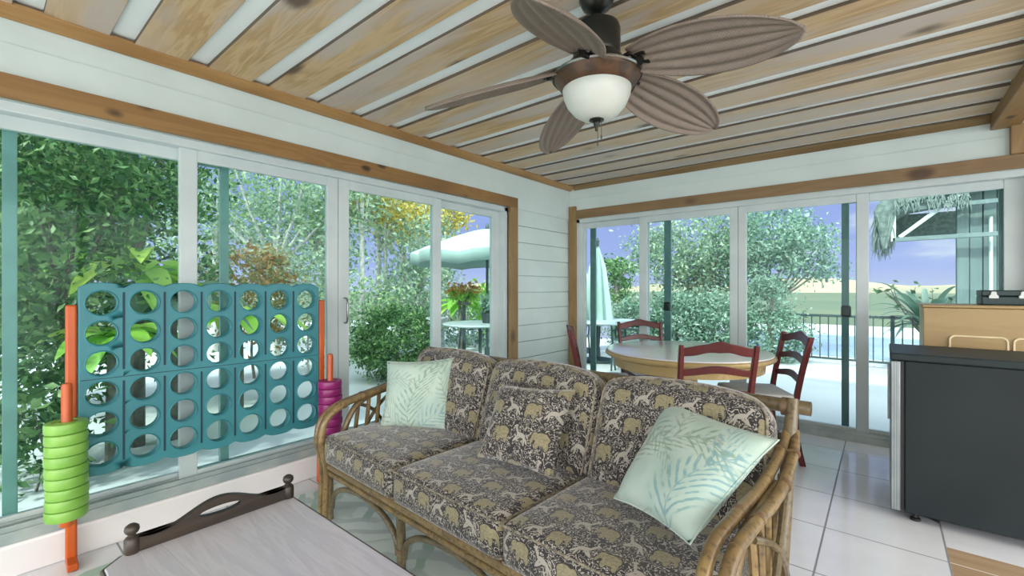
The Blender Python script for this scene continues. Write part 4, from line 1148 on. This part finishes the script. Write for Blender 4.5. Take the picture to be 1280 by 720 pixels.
patio_table('grey patio table beyond the left of the round dining table', (-3.484, 6.594), .62, .72)
def patio_chair(label, pos, rz):
    t = thing('patio_chair', label, 'chair', (pos[0], pos[1], -.03), rz, 'patio chairs')
    for sx in (-1, 1):
        MB().tube([(sx * .25, -.24, 0), (sx * .25, -.22, .42), (sx * .25, -.20, .62), (sx * .25, .10, .64), (sx * .23, .26, .60)], .013, 8, 4).build('arm_frame', M['iron'], t)
        MB().tube([(sx * .23, .30, 0), (sx * .23, .22, .42), (sx * .22, .32, .92)], .013, 8, 4).build('leg', M['iron'], t)
    rbox(.24, .24, .02, .015, (4, 4, 1)).build('seat', M['table_metal'], t, 60, loc=(0, 0, .43))
    m = MB()
    for k in range(7): m.beam((-.18 + .06 * k, .235, .46), (-.18 + .06 * k, .315, .90), .03, .008)
    m.tube([(-.22, .32, .91), (0, .325, .94), (.22, .32, .91)], .013, 8, 4); m.build('backrest', M['table_metal'], t)
    return t
patio_chair('grey patio chair left of the grey patio table beyond the corner', (-4.055, 6.510), 1.9)
patio_chair('grey patio chair right of the grey patio table near the hedge', (-3.018, 6.461), -1.2)
sb = thing('stone_bench', 'grey stone block bench behind the round clipped bush', 'bench', (*(-5.782, 4.689), -.03), math.radians(38))
MB().box(-.32, .32, -.25, .25, 0, .68).build('block', M['stone'], sb, 40, .015); MB().box(-.36, .36, -.29, .29, .68, .76).build('cap', M['deck'], sb, 40, .01)

# thatched hut by the railing
hut = thing('thatched_hut', 'grey thatched hut corner with timber frame and weathered board post', 'hut', (0, 7.8, -.03))
o = [(-.10, 2.26), (-.02, 2.42), (.20, 2.55), (2.6, 3.0), (2.6, 2.62), (.30, 2.34), (.14, 2.25), (.09, 2.0), (.03, 1.74), (-.02, 1.78), (-.06, 2.02)]
MB().prism(o, -.25, 1.0, lambda a, b, t: (a, t, b)).build('thatch_roof', M['thatch'], hut, 50, .02)
m = MB()
for k in range(420):
    e = random.random(); yy = random.uniform(-.27, 1.0)
    if e < .75: p = (random.uniform(-.10, .10), yy, random.uniform(1.9, 2.3)); q = (p[0] + random.uniform(-.06, .04), yy + random.uniform(-.03, .03), p[2] - random.uniform(.12, .32))
    else: p = (random.uniform(.1, .8), -.26, random.uniform(2.28, 2.42)); q = (p[0] + random.uniform(-.03, .03), -.28, p[2] - random.uniform(.05, .14))
    m.tube([p, q], [.010, .003], 4)
m.build('thatch_fringe', M['thatch'], hut, 0)
m = MB().beam((.10, -.20, 2.25), (2.0, -.20, 2.28), .06, .05).beam((.09, -.20, 1.87), (2.0, -.20, 1.89), .07, .05).beam((.10, .5, 1.95), (2.0, .5, 1.95), .06, .05)
m.build('beam', M['grey_wood'], hut, 40, .004)
MB().beam((.10, -.21, 1.85), (.10, -.21, 2.27), .05, .05).build('hanger', M['pale_wood'], hut, 40, .004)
MB().beam((.16, -.19, 1.90), (.86, -.19, 2.52), .05, .045).build('brace', M['pale_wood'], hut, 40, .004)
MB().box(.12, 2.0, .90, .95, 1.98, 2.32).build('rear_thatch', M['thatch'], hut)
for k in range(4): MB().box(.70 + k * .115, .70 + k * .115 + .108, -.02 + .012 * (k % 2), .10, 0, 2.75).build('post_board', M['grey_wood'], hut, 40, .006)
MB().tube([(.985, -.06, .0), (.985, -.06, 2.1)], .018, 10).build('downpipe', M['pale_wood'], hut)

# ------------------------------------------------------------------ sky, sun, camera
w = bpy.data.worlds.new('sky'); SC.world = w; w.use_nodes = True; nt = w.node_tree; V.nt = nt
bg = nt.nodes['Background']
dv = coords('Generated'); x, y, z = split(dv)
h = smooth(z, -.02, .40)
col = mix(h, (.43, .46, .84), (.24, .30, .76))
cl = noise(comb(x * 2.2, y * 2.2, z * 6.5), 2.0, 5, .55)
mask = smooth(cl + x * .18, .47, .66) * smooth(z, -.05, .03)
col = mix(mask * .85, col, (.86, .86, .93))
col = mix(smooth(z, .05, -.01) * .4, col, (.78, .74, .80))
GLOWV = Vector((.62, -.62, .55)).normalized()  # direction of extra sky brightness, added behind the camera to light the room
dt_ = x * GLOWV.x + y * GLOWV.y + z * GLOWV.z
glow = smooth(dt_, .10, .95)
gcol = mix(1.0, (0, 0, 0), (1.0, .97, .92))
vm = nt.nodes.new('ShaderNodeVectorMath'); vm.operation = 'SCALE'; nt.links.new(gcol, vm.inputs[0]); nt.links.new((glow * GLOW).k, vm.inputs['Scale'])
va = nt.nodes.new('ShaderNodeVectorMath'); nt.links.new(col, va.inputs[0]); nt.links.new(vm.outputs[0], va.inputs[1])
nt.links.new(va.outputs[0], bg.inputs['Color']); bg.inputs['Strength'].default_value = SKY
ld = bpy.data.lights.new('sun', 'SUN'); ld.energy = SUN; ld.angle = math.radians(3); ld.color = (1, .96, .9)
lo = bpy.data.objects.new('sun', ld); COL.objects.link(lo)
sd = Vector((-.04, -.75, .80)).normalized()
lo.rotation_euler = sd.to_track_quat('Z', 'Y').to_euler(); lo.location = (6, -6, 9)
cd = bpy.data.cameras.new('camera'); cam = bpy.data.objects.new('camera', cd); COL.objects.link(cam)
cd.sensor_width = 36; cd.lens = 560 / 1280 * 36; cd.clip_start = .02; cd.clip_end = 600
cam.location = (0, 0, 1.22); cam.rotation_euler = (PI / 2, 0, math.radians(39.65))
SC.camera = cam
vs_ = SC.view_settings
vs_.view_transform = 'Standard'; vs_.look = 'None'; vs_.gamma = 1; vs_.use_curve_mapping = False; vs_.exposure = EXPO
SC.cycles.max_bounces = 10; SC.cycles.transparent_max_bounces = 16; SC.cycles.diffuse_bounces = 5
